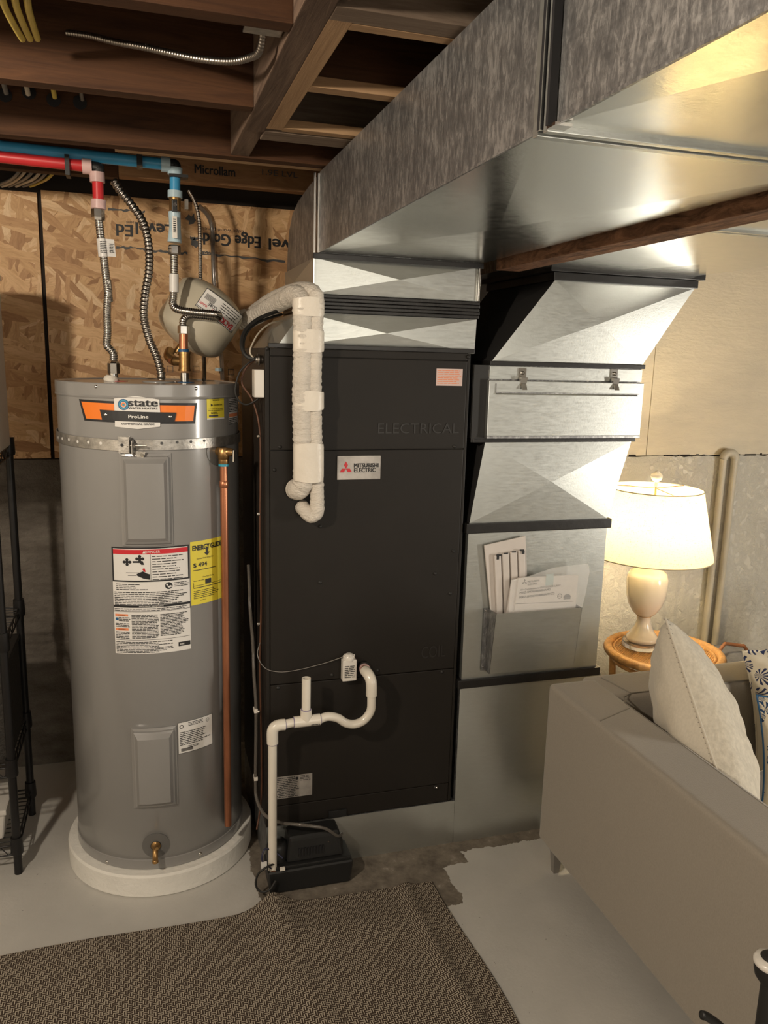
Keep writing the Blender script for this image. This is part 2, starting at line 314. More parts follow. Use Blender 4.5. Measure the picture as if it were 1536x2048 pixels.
# ------------------------------------------------------------------ mesh helpers
def orient(vs, fs, eps=1e-9):
    return vs, fs
class MB:
    def __init__(s): s.v = []; s.f = []; s.mi = []; s.mats = []; s.sm = []
    def m(s, mat):
        if mat not in s.mats: s.mats.append(mat)
        return s.mats.index(mat)
    def add(s, vs, fs, mat, smooth=False):
        o = len(s.v); k = s.m(mat); s.v += [tuple(v) for v in vs]
        for f in fs: s.f.append(tuple(i + o for i in f)); s.mi.append(k); s.sm.append(smooth)
        return s
    def box(s, a, b, mat):
        x0, y0, z0 = (min(a[i], b[i]) for i in range(3)); x1, y1, z1 = (max(a[i], b[i]) for i in range(3))
        vs = [(x0, y0, z0), (x1, y0, z0), (x1, y1, z0), (x0, y1, z0), (x0, y0, z1), (x1, y0, z1), (x1, y1, z1), (x0, y1, z1)]
        return s.add(vs, [(0, 3, 2, 1), (4, 5, 6, 7), (0, 1, 5, 4), (1, 2, 6, 5), (2, 3, 7, 6), (3, 0, 4, 7)], mat)
    def hexa(s, c, mat, brk=0):
        """c: bottom 4 then top 4, counter-clockwise seen from above, first = front-left; brk = height of the cross break"""
        fs = [(0, 3, 2, 1), (4, 5, 6, 7), (0, 1, 5, 4), (1, 2, 6, 5), (2, 3, 7, 6), (3, 0, 4, 7)]
        c = [Vector(p) for p in c]
        if not brk: return s.add(c, fs, mat)
        vs = list(c); out = []
        for f in fs:
            p = [c[i] for i in f]; n = (p[2] - p[0]).cross(p[3] - p[1]).normalized(); m_ = sum(p, Vector()) / 4 + n * brk
            vs.append(m_); k = len(vs) - 1
            for i in range(4): out.append((f[i], f[(i + 1) % 4], k))
        return s.add(vs, out, mat)
    def tube(s, pts, r, mat, seg=12, caps=True, smooth=True):
        pts = [Vector(p) for p in pts]; n = len(pts)
        rs = r if isinstance(r, (list, tuple)) else [r] * n
        vs = []; fs = []; nrm = None
        for i in range(n):
            t = (pts[min(i + 1, n - 1)] - pts[max(i - 1, 0)]).normalized()
            if nrm is None:
                nrm = t.orthogonal().normalized()
            else:
                nrm = (nrm - t * nrm.dot(t))
                nrm = nrm.normalized() if nrm.length > 1e-6 else t.orthogonal().normalized()
            bn = t.cross(nrm)
            for k in range(seg):
                a = 2 * PI * k / seg; vs.append(pts[i] + (nrm * cos(a) + bn * sin(a)) * rs[i])
        for i in range(n - 1):
            for k in range(seg):
                k2 = (k + 1) % seg; fs.append((i * seg + k, i * seg + k2, (i + 1) * seg + k2, (i + 1) * seg + k))
        s.add(vs, fs, mat, smooth)
        if caps:
            s.add(vs[:seg], [tuple(range(seg))[::-1]], mat); s.add(vs[-seg:], [tuple(range(seg))], mat)
        return s
    def lathe(s, prof, c, mat, seg=32, axis=(0, 0, 1), smooth=True, caps=True):
        ax = Vector(axis).normalized(); u = ax.orthogonal().normalized() if abs(ax.z) < .999 else Vector((1, 0, 0)); w = ax.cross(u); c = Vector(c)
        vs = []; fs = []
        for r, h in prof:
            for k in range(seg):
                a = 2 * PI * k / seg; vs.append(c + ax * h + (u * cos(a) + w * sin(a)) * r)
        for i in range(len(prof) - 1):
            for k in range(seg):
                k2 = (k + 1) % seg; fs.append((i * seg + k, i * seg + k2, (i + 1) * seg + k2, (i + 1) * seg + k))
        s.add(vs, fs, mat, smooth)
        if caps and prof[0][0] > 1e-5: s.add(vs[:seg], [tuple(range(seg))[::-1]], mat)
        if caps and prof[-1][0] > 1e-5: s.add(vs[-seg:], [tuple(range(seg))], mat)
        return s
    def lathe_sharp(s, prof, c, mat, seg=32, axis=(0, 0, 1)):
        for a, b in zip(prof[:-1], prof[1:]): s.lathe([a, b], c, mat, seg, axis, True, False)
        return s
    def build(s, name, parent=None, bevel=0, bseg=2, **kw):
        me = bpy.data.meshes.new(name); me.from_pydata(s.v, [], s.f)
        for k in s.mats: me.materials.append(k)
        me.polygons.foreach_set('material_index', s.mi); me.polygons.foreach_set('use_smooth', s.sm); me.update()
        o = bpy.data.objects.new(name, me); C.objects.link(o)
        if parent: o.parent = parent
        if bevel:
            bm = bmesh.new(); bm.from_mesh(me); bmesh.ops.remove_doubles(bm, verts=bm.verts, dist=1e-6)
            es = [e for e in bm.edges if len(e.link_faces) == 2 and e.calc_face_angle(0) > .5]
            bmesh.ops.bevel(bm, geom=es, offset=bevel, segments=bseg, profile=.7, affect='EDGES'); bm.to_mesh(me); bm.free()
        for k, v in kw.items(): o[k] = v
        return o
def bx(name, a, b, mat, parent=None, bevel=0, **kw): return MB().box(a, b, mat).build(name, parent, bevel, **kw)
def smooth_path(pts, n=8):
    P = [Vector(p) for p in pts]; out = []
    for i in range(len(P) - 1):
        p0 = P[max(i - 1, 0)]; p1 = P[i]; p2 = P[i + 1]; p3 = P[min(i + 2, len(P) - 1)]
        for k in range(n):
            t = k / n
            out.append(.5 * ((2 * p1) + (p2 - p0) * t + (2 * p0 - 5 * p1 + 4 * p2 - p3) * t * t + (3 * p1 - p0 - 3 * p2 + p3) * t ** 3))
    return out + [P[-1]]
def resample(path, step):
    out = [path[0]]; acc = 0
    for a, b in zip(path[:-1], path[1:]):
        L = (b - a).length; pos = step - acc
        while pos <= L: out.append(a.lerp(b, pos / L)); pos += step
        acc = (acc + L) % step if L else acc
    if (out[-1] - path[-1]).length > step * .3: out.append(path[-1])
    return out
def corr(pts, r, pitch, mat, depth=.16, seg=14, sm=10):
    p = resample(smooth_path(pts, sm), pitch / 4)
    rs = [r * (1 - depth * (.5 + .5 * cos(2 * PI * i / 4))) for i in range(len(p))]
    return MB().tube(p, rs, mat, seg)
def thing(name, label, cat, loc=(0, 0, 0), group=None):
    o = bpy.data.objects.new(name, None); C.objects.link(o); o.location = (0, 0, 0); o.empty_display_size = .05
    o['label'] = label; o['category'] = cat
    if group: o['group'] = group
    return o
def tag(o, label, cat, group=None):
    o['label'] = label; o['category'] = cat
    if group: o['group'] = group
    return o

# ---- flat print: text and rectangles mapped on a surface
TC = {}
def textmesh(s, size, bold=0, space=1.0):
    key = (s, round(size, 5), bold, space)
    if key in TC: return TC[key]
    cu = bpy.data.curves.new('t', 'FONT'); cu.body = s; cu.size = size; cu.align_x = 'CENTER'; cu.align_y = 'CENTER'; cu.offset = bold * size
    cu.space_character = space; cu.resolution_u = 3
    ob = bpy.data.objects.new('t', cu); C.objects.link(ob)
    me = bpy.data.meshes.new_from_object(ob.evaluated_get(bpy.context.evaluated_depsgraph_get()))
    r = ([v.co.copy() for v in me.vertices], [tuple(p.vertices) for p in me.polygons])
    bpy.data.objects.remove(ob); bpy.data.curves.remove(cu); bpy.data.meshes.remove(me)
    TC[key] = r; return r
class Decal:
    """fn(u, v, h) -> point; u right, v up (metres), h height off the surface"""
    def __init__(s, fn, du=.02): s.fn = fn; s.mb = MB(); s.du = du; s.h0 = .0006; s.st = .00035
    def H(s, l): return s.h0 + l * s.st
    def rect(s, u0, v0, u1, v1, mat, l=0):
        n = max(1, int(abs(u1 - u0) / s.du)); vs = []; fs = []
        for i in range(n + 1):
            u = u0 + (u1 - u0) * i / n; vs += [s.fn(u, v0, s.H(l)), s.fn(u, v1, s.H(l))]
        for i in range(n): fs.append((2 * i, 2 * i + 2, 2 * i + 3, 2 * i + 1))
        s.mb.add(vs, fs, mat); return s
    def poly(s, pts, mat, l=0):
        s.mb.add([s.fn(u, v, s.H(l)) for u, v in pts], [tuple(range(len(pts)))], mat); return s
    def frame(s, u0, v0, u1, v1, w, mat, l=1):
        s.rect(u0, v0, u1, v0 + w, mat, l); s.rect(u0, v1 - w, u1, v1, mat, l); s.rect(u0, v0 + w, u0 + w, v1 - w, mat, l); s.rect(u1 - w, v0 + w, u1, v1 - w, mat, l); return s
    def disc(s, u, v, r, mat, l=1, n=24, ry=None):
        ry = ry or r
        s.poly([(u + r * cos(2 * PI * k / n), v + ry * sin(2 * PI * k / n)) for k in range(n)], mat, l); return s
    def text(s, t, u, v, size, mat, l=2, width=None, bold=0, rot=0, space=1.0, shear=0, flip=False):
        vs, fs = textmesh(t, size, 0, space)
        if not vs: return s
        w = max(p.x for p in vs) - min(p.x for p in vs); cx = (max(p.x for p in vs) + min(p.x for p in vs)) / 2
        cy = (max(p.y for p in vs) + min(p.y for p in vs)) / 2
        k = width / w if width else 1; b_ = bold * size
        for q, (sx, sy) in enumerate(((0, 0), (-b_, b_ * .5), (b_, b_ * .5), (-b_, -b_ * .5), (b_, -b_ * .5)) if bold else ((0, 0),)): s._t(vs, fs, u, v, k, cx, cy, sx, sy, shear, rot, l + q * .12, mat)
        return s
    def _t(s, vs, fs, u, v, k, cx, cy, sx, sy, shear, rot, l, mat):
        out = []
        for p in vs:
            x, y = (p.x - cx) * k + sx, p.y - cy + sy; x += shear * y
            x, y = x * cos(rot) - y * sin(rot), x * sin(rot) + y * cos(rot)
            out.append(s.fn(u + x, v + y, s.H(l)))
        s.mb.add(out, fs, mat); return s
    def lines(s, u0, v0, u1, v1, pitch, mat, l=2, th=.45, seed=1, ragged=.15):
        rr = random.Random(seed); v = max(v0, v1) - pitch * .5; lo = min(v0, v1)
        while v > lo:
            u = u0; end = u1 - (u1 - u0) * rr.random() * ragged
            while u < end:
                w = pitch * (1.0 + 2.6 * rr.random()); e = min(u + w, end)
                s.rect(u, v - pitch * th / 2, e, v + pitch * th / 2, mat, l); u = e + pitch * .4
            v -= pitch
        return s
    def build(s, name, parent, **kw): return s.mb.build(name, parent, **kw)

# ================================================================== SETTING
def struct(o): o['kind'] = 'structure'; return o
XL, XR, YF, YB, ZC, ZJ = -2.3, 4.2, -4.6, .92, 2.42, 2.17
struct(bx('floor', (XL, YF, -.1), (XR, YB, 0), floor_m))
wb = struct(bx('wall_back', (XL, YB + .012, 0), (1.35, YB + .2, 2.5), dark_void))  # near-black colour carries the shade of the unlit framing between the ducts
bx('concrete_footing', (XL, YB - .004, 0), (1.35, YB + .012, 1.243), concrete, wb)
# two strand-board panels above the footing, gap between them
gx0, gx1 = -.672, -.662
p1 = bx('board_panel', (XL, YB - .002, 1.247), (gx0 - .004, YB + .012, 2.20), osb_m, wb)
p2 = bx('board_panel', (gx1, YB - .002, 1.247), (.62, YB + .012, 2.21), osb_m, wb)
wr_ = struct(bx('wall_back_painted', (1.35, YB + .012, 0), (XR, YB + .2, 2.5), dark_void)); wr_.name = 'wall_back.001'
g = MB(); rr = random.Random(3)
nx = 120                                                             # ragged top lip of the rough wall
x0, x1 = 1.35, XR
vs = []; fs = []
for i in range(nx + 1):
    x = x0 + (x1 - x0) * i / nx; zt = 1.226 + rr.uniform(-.006, .004); y = YB - .008 + rr.uniform(-.002, .003)
    vs += [(x, y, 0), (x, y, zt - .03), (x, y + .004, zt), (x, YB + .012, zt)]
for i in range(nx):
    for k in range(3): fs.append((4 * i + k, 4 * i + 4 + k, 4 * i + 5 + k, 4 * i + 1 + k))
g.add(vs, fs, rough_white); g.build('rough_lower_wall', wr_)
vx = onY(1300, 820, YB).x
bx('painted_board', (1.35, YB, 1.231), (vx - .0015, YB + .012, 2.45), smooth_white, wr_)
bx('painted_board', (vx + .0015, YB - .001, 1.231), (XR, YB + .012, 2.45), smooth_white, wr_)
# chipped dark joint above the rough wall
g = MB(); rr = random.Random(9); x = 1.85
while x < 3.2:
    w = rr.uniform(.008, .07)
    if rr.random() < .6: g.box((x, YB - .004, 1.2285 + rr.uniform(-.003, .001)), (x + w, YB + .006, 1.2325 + rr.uniform(0, .004)), dark_void)
    x += w + rr.uniform(.004, .05)
g.build('chipped_joint', wr_)
struct(bx('wall_left', (XL - .1, YF, 0), (XL, YB, 2.5), room_white)); struct(bx('wall_right', (XR, YF, 0), (XR + .1, YB, 2.5), room_white))
struct(bx('wall_front', (XL, YF - .1, 0), (XR, YF, 2.5), room_white))
ceil_ = struct(bx('ceiling', (XL, YF, ZC), (XR, YB, ZC + .04), subfloor_m))
# joists, each a piece of the ceiling
def jx(y0, y1, xa=XL, xb=-.095, z0=ZJ, m=joist_x, n='joist', **kw): return bx(n, (xa, y0, z0), (xb, y1, ZC), m, ceil_, .002, **kw)
jx(-.948, -.91); jx(-.487, -.446); jx(-.032, .012, xb=3.9, label='brown joist with wire holes'); jx(-1.40, -1.36); jx(-1.86, -1.82); jx(-2.3, -2.26); jx(-2.75, -2.71); jx(-3.2, -3.16); jx(-3.65, -3.61); jx(-4.1, -4.06)
bx('girder', (-.095, -1.06, ZJ), (-.046, -.30, ZC), joist_y, ceil_, .002, label='grey brown doubled girder')
bx('girder', (-.095, -4.5, ZJ), (-.03, -1.06, ZC), joist_y, ceil_, .002)
bx('girder', (-.095, -.302, ZJ + .004), (-.046, -.032, ZC), joist_y, ceil_, .002)
bx('ledger_strip', (-.046, -.985, ZJ), (-.008, -.335, ZJ + .02), pale_y, ceil_, .001, label='pale wooden ledger strip')
for y0, y1 in ((-.98, -.955), (-.665, -.630), (-.355, -.325)): bx('nailing_strip', (-.008, y0, ZJ), (.9, y1, ZJ + .02), pale_x, ceil_, .001)
for y0, y1, m_ in ((-1.035, -.983, grey_x), (-.310, -.232, grey_x), (-1.5, -1.45, grey_x), (-1.95, -1.9, grey_x)): bx('blocking', (-.046, y0, ZJ), (3.9, y1, ZC), m_, ceil_, .002)
bx('blocking', (-.008, -.668, ZJ + .02), (.9, -.628, ZC), joist_x, ceil_)
# laminated beam and the old joist behind it
lv = bx('laminated_beam', (-.389, .50, 2.198), (3.9, .545, ZC), lvl_wood, ceil_, .002, label='stamped laminated beam')
jx(.505, .55, xb=-.391, z0=2.195, n='joist')
bx('pale_edge_strip', (-.389, .012, ZJ), (3.9, .04, ZJ + .016), pale_x, ceil_)
dl = Decal(lambda u, v, h: Vector((u, .50 - h, v)))
a = onY(430, 341, .5); dl.text('Microllam', a.x, a.z, .040, ink, width=.13, bold=.018)
a = onY(548, 346, .5); dl.text('1.9E LVL', a.x + .02, a.z, .026, dark_text, width=.12)
dl.build('stamped_lettering', lv)
bx('side_beam', (.705, -4.5, 1.925), (.785, .0, ZC), beam_red, ceil_, .003, label='rough dark wooden beam between the ducts')
# print on the strand board
dl = Decal(lambda u, v, h: Vector((u, YB - .002 - h, v)))
def otext(t, x, y, size, width, b=.0, m_=ink, l=1): a = onY(x, y, YB); dl.text(t, a.x, a.z, size, m_, l, width, b, rot=PI)
otext('Level', 309, 459, .060, .132, .03); otext('Ed', 249, 461, .058, .056, .03)
otext('Edge Gold', 464, 478, .060, .215, .03); otext('Level', 576, 491, .060, .15, .03)
otext('Edge wood panels', 445, 460, .016, .16); otext('The premium wood panel', 292, 447, .013, .14)
for (xa, ya, xb_, yb) in ((216, 419, 290, 424), (232, 494, 300, 499), (300, 501, 375, 507), (400, 508, 570, 524), (400, 505, 430, 508), (380, 476, 412, 480)):
    a, b_ = onY(xa, ya, YB), onY(xb_, yb, YB); n = 14; rr = random.Random(xa)
    up_ = [(a.x + (b_.x - a.x) * i / n, a.z + (b_.z - a.z) * i / n + rr.uniform(.001, .007)) for i in range(n + 1)]
    dn_ = [(u, v - rr.uniform(.003, .011)) for u, v in up_]
    dl.poly(up_ + dn_[::-1], dark_text, 1)
for x, y in ((383, 440), (392, 488)):
    a = onY(x, y, YB); rr = random.Random(x); dl.poly([(a.x + .022 * rr.uniform(.4, 1.1) * cos(t * .52), a.z + .026 * rr.uniform(.3, 1.1) * sin(t * .52)) for t in range(12)], dark_text, 1)
for x, y in ((340, 738), (392, 738), (462, 744)):
    a = onY(x, y, YB); dl.frame(a.x - .012, a.z - .012, a.x + .012, a.z + .012, .002, dark_text)
dl.build('printed_lettering', p2)

# ================================================================== WATER HEATER
HX, HY, HR, HT = -.316, .265, .268, 1.566
def hcyl(th, z, r): t = math.radians(th); return Vector((HX + r * sin(t), HY - r * cos(t), z))
def onC(x, y, r=HR):
    d = ray(x, y); ox, oy = CAM.x - HX, CAM.y - HY
    a = d.x ** 2 + d.y ** 2; b = 2 * (ox * d.x + oy * d.y); c = ox * ox + oy * oy - r * r
    t = (-b - math.sqrt(b * b - 4 * a * c)) / 2 / a; p = CAM + d * t
    return math.degrees(math.atan2(p.x - HX, -(p.y - HY))), p.z
def cdecal(th, z, du=.012):
    t0 = math.radians(th)
    return Decal(lambda u, v, h: Vector((HX + (HR + h) * sin(t0 + u / HR), HY - (HR + h) * cos(t0 + u / HR), z + v)), du)
pad = thing('foam_pad', 'round off-white foam pad under the grey water heater', 'pad')
MB().lathe_sharp([(.0, 0), (.296, 0), (.300, .004), (.301, .068), (.297, .0755), (.0, .0755)], (HX, HY, 0), foam, 96).build('pad_disc', pad)
wh = thing('water_heater', 'tall grey cylindrical electric water heater with orange badge', 'water heater')
z0 = .0765
MB().lathe([(HR - .002, z0), (HR, z0 + .002), (HR, 1.528)], (HX, HY, 0), heater_grey, 128).build('tank_jacket', wh)
MB().lathe_sharp([(HR + .001, z0), (HR + .0025, z0 + .002), (HR + .0025, z0 + .032), (HR, z0 + .034)], (HX, HY, 0), heater_grey, 128).build('base_ring', wh)
MB().lathe_sharp([(HR, 1.5235), (HR + .003, 1.5245), (HR + .0045, 1.528), (HR + .003, 1.5315), (HR + .003, 1.5635), (HR + .001, 1.566), (HR - .008, 1.566), (HR - .012, 1.563), (0.001, 1.563)], (HX, HY, 0), heater_grey, 128).build('top_cap', wh)
def hscrew(th, z, r=.005, m_=chrome, p=wh):
    c = hcyl(th, z, HR + .002); ax = hcyl(th, z, 1) - hcyl(th, z, 0)
    MB().lathe([(r, 0), (r, .002), (r * .5, .004), (.0003, .004)], c, m_, 12, ax).build('screw', p)
for x, y in ((193, 773), (391, 777)): hscrew(*onC(x, y))
for x, y in ((215, 1723), (400, 1707)): hscrew(*onC(x, y), r=.006)
# element access covers: stepped, with chamfered raised field
def cover(th0, th1, zb_, zt_, name):
    mb = MB(); steps = [(0, 0, .0005), (.0, .0, .004), (.010, .008, .006), (.010, .009, .014), (.015, .015, .017), (.024, .026, .027)]
    n = 16; rows = []
    w = math.radians(th1 - th0) * HR
    def ring(ix, iz, h):
        pts = []; a0 = math.radians(th0) + ix / HR; a1 = math.radians(th1) - ix / HR; b0 = zb_ + iz; b1 = zt_ - iz
        for i in range(n): pts.append((a0 + (a1 - a0) * i / n, b0))
        for i in range(4): pts.append((a1, b0 + (b1 - b0) * i / 4))
        for i in range(n): pts.append((a1 + (a0 - a1) * i / n, b1))
        for i in range(4): pts.append((a0, b1 + (b0 - b1) * i / 4))
        return [Vector((HX + (HR + h) * sin(t), HY - (HR + h) * cos(t), z)) for t, z in pts]
    vs = []; fs = []; K = 2 * n + 8
    for stp in steps: vs += ring(*stp)
    for r_ in range(len(steps) - 1):
        for k in range(K): k2 = (k + 1) % K; fs.append((r_ * K + k, r_ * K + k2, (r_ + 1) * K + k2, (r_ + 1) * K + k))
    b = (len(steps) - 1) * K
    bot = [b + i for i in range(n + 1)]; top = [b + n + 4 + i for i in range(n + 1)][::-1]
    for i in range(n): fs.append((bot[i], bot[i + 1], top[i + 1], top[i]))
    mb.add(vs, fs, heater_grey)
    fs2 = [(b + n, b + n + 1, b + n + 2, b + n + 3, b + n + 4), (b + 2 * n + 4, b + 2 * n + 5, b + 2 * n + 6, b + 2 * n + 7, b)]
    mb.add(vs, fs2, heater_grey)
    return mb.build(name, wh)
cover(-19.5, 10.5, 1.108, 1.374, 'upper_access_cover'); cover(-18.5, 9.5, .287, .548, 'lower_access_cover')
hscrew(*onC(305, 1462), r=.0045)
# round flanges and valves
def flange(th, z, r):
    n = 40; mb = MB(); t0 = math.radians(th)
    f = lambda u, v, h: Vector((HX + (HR + h) * sin(t0 + u / HR), HY - (HR + h) * cos(t0 + u / HR), z + v))
    vs = [f(0, 0, .004)] + [f(r * .6 * cos(2 * PI * k / n), r * .6 * sin(2 * PI * k / n), .004) for k in range(n)] + [f(r * cos(2 * PI * k / n), r * sin(2 * PI * k / n), .003) for k in range(n)] + [f(r * cos(2 * PI * k / n), r * sin(2 * PI * k / n), .0) for k in range(n)]
    fs = [(0, 1 + k, 1 + (k + 1) % n) for k in range(n)]
    for q in (0, 1): fs += [(1 + q * n + k, 1 + (q + 1) * n + k, 1 + (q + 1) * n + (k + 1) % n, 1 + q * n + (k + 1) % n) for k in range(n)]
    return mb.add(vs, fs, heater_dark).build('trim_ring', wh)
th_d, z_d = onC(312, 1690); flange(th_d, z_d, .041)
th_v, z_v = onC(434, 902); flange(th_v, z_v, .042)
ax = (hcyl(th_d, 0, 1) - hcyl(th_d, 0, 0)); c = hcyl(th_d, z_d, HR)
dv = MB(); dv.lathe([(.0145, 0), (.0145, .004), (.009, .005), (.009, .022)], c + ax * .002, brass, 20, ax)
e_ = c + ax * .026; dv.tube(smooth_path([c + ax * .012, c + ax * .026 + Vector((0, 0, -.001)), c + ax * .036 + Vector((0, 0, -.013)), c + ax * .038 + Vector((0, 0, -.028))], 5), .0085, brass, 14)
dv.lathe([(.0095, 0), (.0095, .004), (.0085, .005), (.0095, .006), (.0085, .008), (.006, .009)], c + ax * .038 + Vector((0, 0, -.034)), brass, 16)
dv.lathe([(.005, 0), (.005, .014)], c + ax * .024 + Vector((0, 0, .004)), brass, 10, ax + Vector((.5, 0, .5)))
dv.build('drain_valve', wh)
MB().lathe([(.016, 0), (.016, .0015), (.011, .0015)], c + ax * .004, black_plastic, 24, ax).build('drain_opening', wh)
# badge
th_b, z_b = onC(276, 824); d = cdecal(th_b, z_b)
def bl(x, y): th, z = onC(x, y); return (math.radians(th - th_b) * HR, z - z_b)
def quad(d, pts, mat, l, n=12):
    P = [bl(*p) for p in pts]   # tl tr br bl
    vs = []; fs = []
    for i in range(n + 1):
        t = i / n
        for a, b in ((P[3], P[2]), (P[0], P[1])): vs.append(d.fn(a[0] + (b[0] - a[0]) * t, a[1] + (b[1] - a[1]) * t, d.H(l)))
    for i in range(n): fs.append((2 * i, 2 * i + 2, 2 * i + 3, 2 * i + 1))
    d.mb.add(vs, fs, mat)
quad(d, [(158, 798), (394, 806), (390, 847), (169, 841)], ink, 0)
quad(d, [(163, 803), (389, 811), (386, 842), (173, 837)], orange_ink, 1)
bd = d.build('orange_badge', wh)
d = cdecal(th_b, z_b); d.h0 = .004
d.mb.add([], [], white_paper)
pu = [(229, 796), (272, 792), (317, 799), (319, 853), (276, 859), (232, 853)]
quad(d, [(229, 797), (318, 799), (320, 826), (230, 824)], white_paper, 0); quad(d, [(229, 797), (273, 792), (273, 798), (229, 799)], white_paper, 0); quad(d, [(273, 792), (318, 799), (318, 801), (273, 799)], white_paper, 0)
quad(d, [(231, 838), (320, 843), (320, 851), (231, 849)], white_paper, 0); quad(d, [(231, 848), (276, 850), (276, 858), (231, 853)], white_paper, 0); quad(d, [(276, 850), (320, 850), (320, 853), (276, 858)], white_paper, 0)
quad(d, [(201, 819), (352, 825), (348, 845), (206, 840)], ink, 1)
u, v = bl(248, 809); 
for r_, m_ in ((.0155, blue_ink), (.0125, teal_ink), (.010, blue_ink), (.0075, white_paper), (.0062, orange_ink), (.0035, teal_ink)): d.disc(u, v, r_, m_, l=2 + (.0155 - r_) * 200)
u, v = bl(286, 806.5); d.text('state', u, v, .029, ink, 3, .076, .045)
u, v = bl(286, 816.5); d.text('WATER HEATERS', u, v, .0085, ink, 3, .076, .02)
u, v = bl(277, 833); d.text('ProLine', u, v, .013, white_paper, 3, .052, .03)
u, v = bl(276, 848); d.text('COMMERCIAL GRADE', u, v, .0068, ink, 3, .088, .03)
d.build('maker_plate', wh)
for x, y in ((212, 829), (340, 833)): hscrew(onC(x, y)[0], onC(x, y)[1], .0055)
# stickers
def sticker(corners, base, name='sticker', **kw):
    (xa, ya), (xb_, yb) = corners; t0, zt_ = onC(xa, ya); t1, zb_ = onC(xb_, yb); d = cdecal((t0 + t1) / 2, (zt_ + zb_) / 2)
    w = math.radians(t1 - t0) * HR; h = zt_ - zb_
    if base: d.rect(-w / 2, -h / 2, w / 2, h / 2, base, 0)
    return d, w, h
# danger label
d, w, h = sticker(((223, 1093), (382, 1297)), white_paper)
yt = h / 2; f = lambda k: yt - h * k           # k: 0 top .. 1 bottom
d.frame(-w / 2, f(.32), w / 2, f(0), .0045, ink, 1)
d.rect(-w / 2 + .0045, f(.065), w / 2 - .0045, f(.022), red_ink, 1); d.text('DANGER', .006, f(.043), .0115, white_paper, 2, .042)
d.poly([(-.022, f(.056)), (-.0135, f(.056)), (-.0178, f(.031))], white_paper, 2)
d.rect(-.001, f(.31), 0, f(.065), ink, 1)
d.lines(.004, f(.075), w / 2 - .012, f(.30), .0076, ink, 2, .3, 4, .35)
for (du_, dv_) in ((-.066, .135), (-.03, .105)):
    for k in range(4): d.disc(du_ + .008 * cos(k * PI / 2), f(dv_) + .007 * sin(k * PI / 2), .0045, ink, 2, 12)
    d.disc(du_, f(dv_), .005, ink, 2, 12)
d.poly([(-.05, f(.125)), (-.022, f(.125)), (-.018, f(.16)), (-.026, f(.16)), (-.03, f(.142)), (-.05, f(.142))], ink, 2.5)
d.poly([(-.04, f(.245)), (-.022, f(.22)), (-.012, f(.24)), (-.003, f(.25)), (-.003, f(.3)), (-.02, f(.29)), (-.038, f(.262))], ink, 2)
d.poly([(-.024, f(.20)), (-.019, f(.225)), (-.014, f(.225)), (-.018, f(.19))], red_ink, 2.2)
d.rect(-.07, f(.236), -.02, f(.232), dark_text, 1.5); d.rect(-.065, f(.262), -.04, f(.258), dark_text, 1.5)
d.lines(-w / 2 + .01, f(.335), -.01, f(.40), .0052, ink, 2, .45, 5, .4)
d.disc(w * .22, f(.365), .0105, ink, 2); d.disc(w * .20, f(.355), .003, white_paper, 3, 12); d.poly([(w * .2, f(.372)), (w * .25, f(.362)), (w * .26, f(.378)), (w * .22, f(.385))], white_paper, 3)
d.lines(w * .29, f(.335), w / 2 - .003, f(.39), .0052, ink, 2, .4, 6, .2)
d.lines(-w / 2 + .004, f(.41), w / 2 - .004, f(.535), .0052, ink, 2, .45, 7, .25)
d.rect(-w / 2, f(.56), w / 2, f(.538), ink, 2); d.text('IMPORTANT / IMPORTANTE', -.002, f(.549), .0050, white_paper, 3, .068, .01)
d.frame(-w / 2, f(.60), w / 2, f(.538), .001, ink, 2); d.lines(-w / 2 + .003, f(.565), w / 2 - .003, f(.60), .005, ink, 2, .4, 8)
for k in (.622, .755): d.rect(-w / 2 + .004, f(k + .022), -w / 2 + .042, f(k), salmon_ink, 2); d.text('WARNING', -w / 2 + .023, f(k + .011), .005, ink, 3, .022)
d.lines(-w / 2 + .014, f(.65), -w / 2 + .048, f(.70), .0046, ink, 2, .5, 9); d.disc(-w / 2 + .009, f(.67), .0045, blue_ink, 2)
d.lines(-w / 2 + .004, f(.705), -w / 2 + .048, f(.75), .0046, ink, 2, .45, 10); d.lines(-w / 2 + .004, f(.785), -w / 2 + .048, f(.86), .0046, ink, 2, .5, 11)
d.lines(-w / 2 + .052, f(.625), .018, f(.86), .0046, ink, 2, .5, 12, .08); d.lines(.022, f(.625), w / 2 - .004, f(.84), .0046, ink, 2, .5, 13, .3)
d.rect(-w / 2 + .004, f(.868), w / 2 - .003, f(.865), ink, 2); d.lines(-w / 2 + .004, f(.88), w / 2 - .05, f(.99), .0046, ink, 2, .45, 14, .3)
d.rect(w / 2 - .038, f(.955), w / 2 - .002, f(.915), ink, 2); d.text('AHRI', w / 2 - .028, f(.935), .007, white_paper, 3, .013, .02)
d.build('warning_label', wh)
# yellow energy label, running round behind the copper pipe
t0, zt_ = onC(380, 1087); t1 = t0 + 31; d = cdecal(t0, zt_); w = math.radians(31) * HR; hh = .190
d.rect(0, -hh, w, .004, yellow_paper, -.5)
d.text('ENERGY', .036, -.016, .022, ink, 2, .058, .03); d.text('GUIDE', .092, -.016, .022, ink, 2, .045, .03)
d.poly([(.052, -.018), (.060, -.018), (.060, -.034), (.066, -.034), (.056, -.044), (.046, -.034), (.052, -.034)], ink, 2)
d.text('Estimated Yearly Energy Cost', .05, -.05, .0065, ink, 2, .06); d.text('$ 494', .032, -.069, .018, ink, 2, .046, .02)
d.rect(.008, -.085, .09, -.083, ink, 2); d.text('First Hour Rating', .06, -.108, .0065, ink, 2, .04)
d.rect(.008, -.132, .11, -.131, ink, 2); d.rect(.008, -.139, .11, -.137, ink, 2); d.rect(.008, -.139, .009, -.122, ink, 2); d.rect(.048, -.130, .07, -.116, ink, 2)
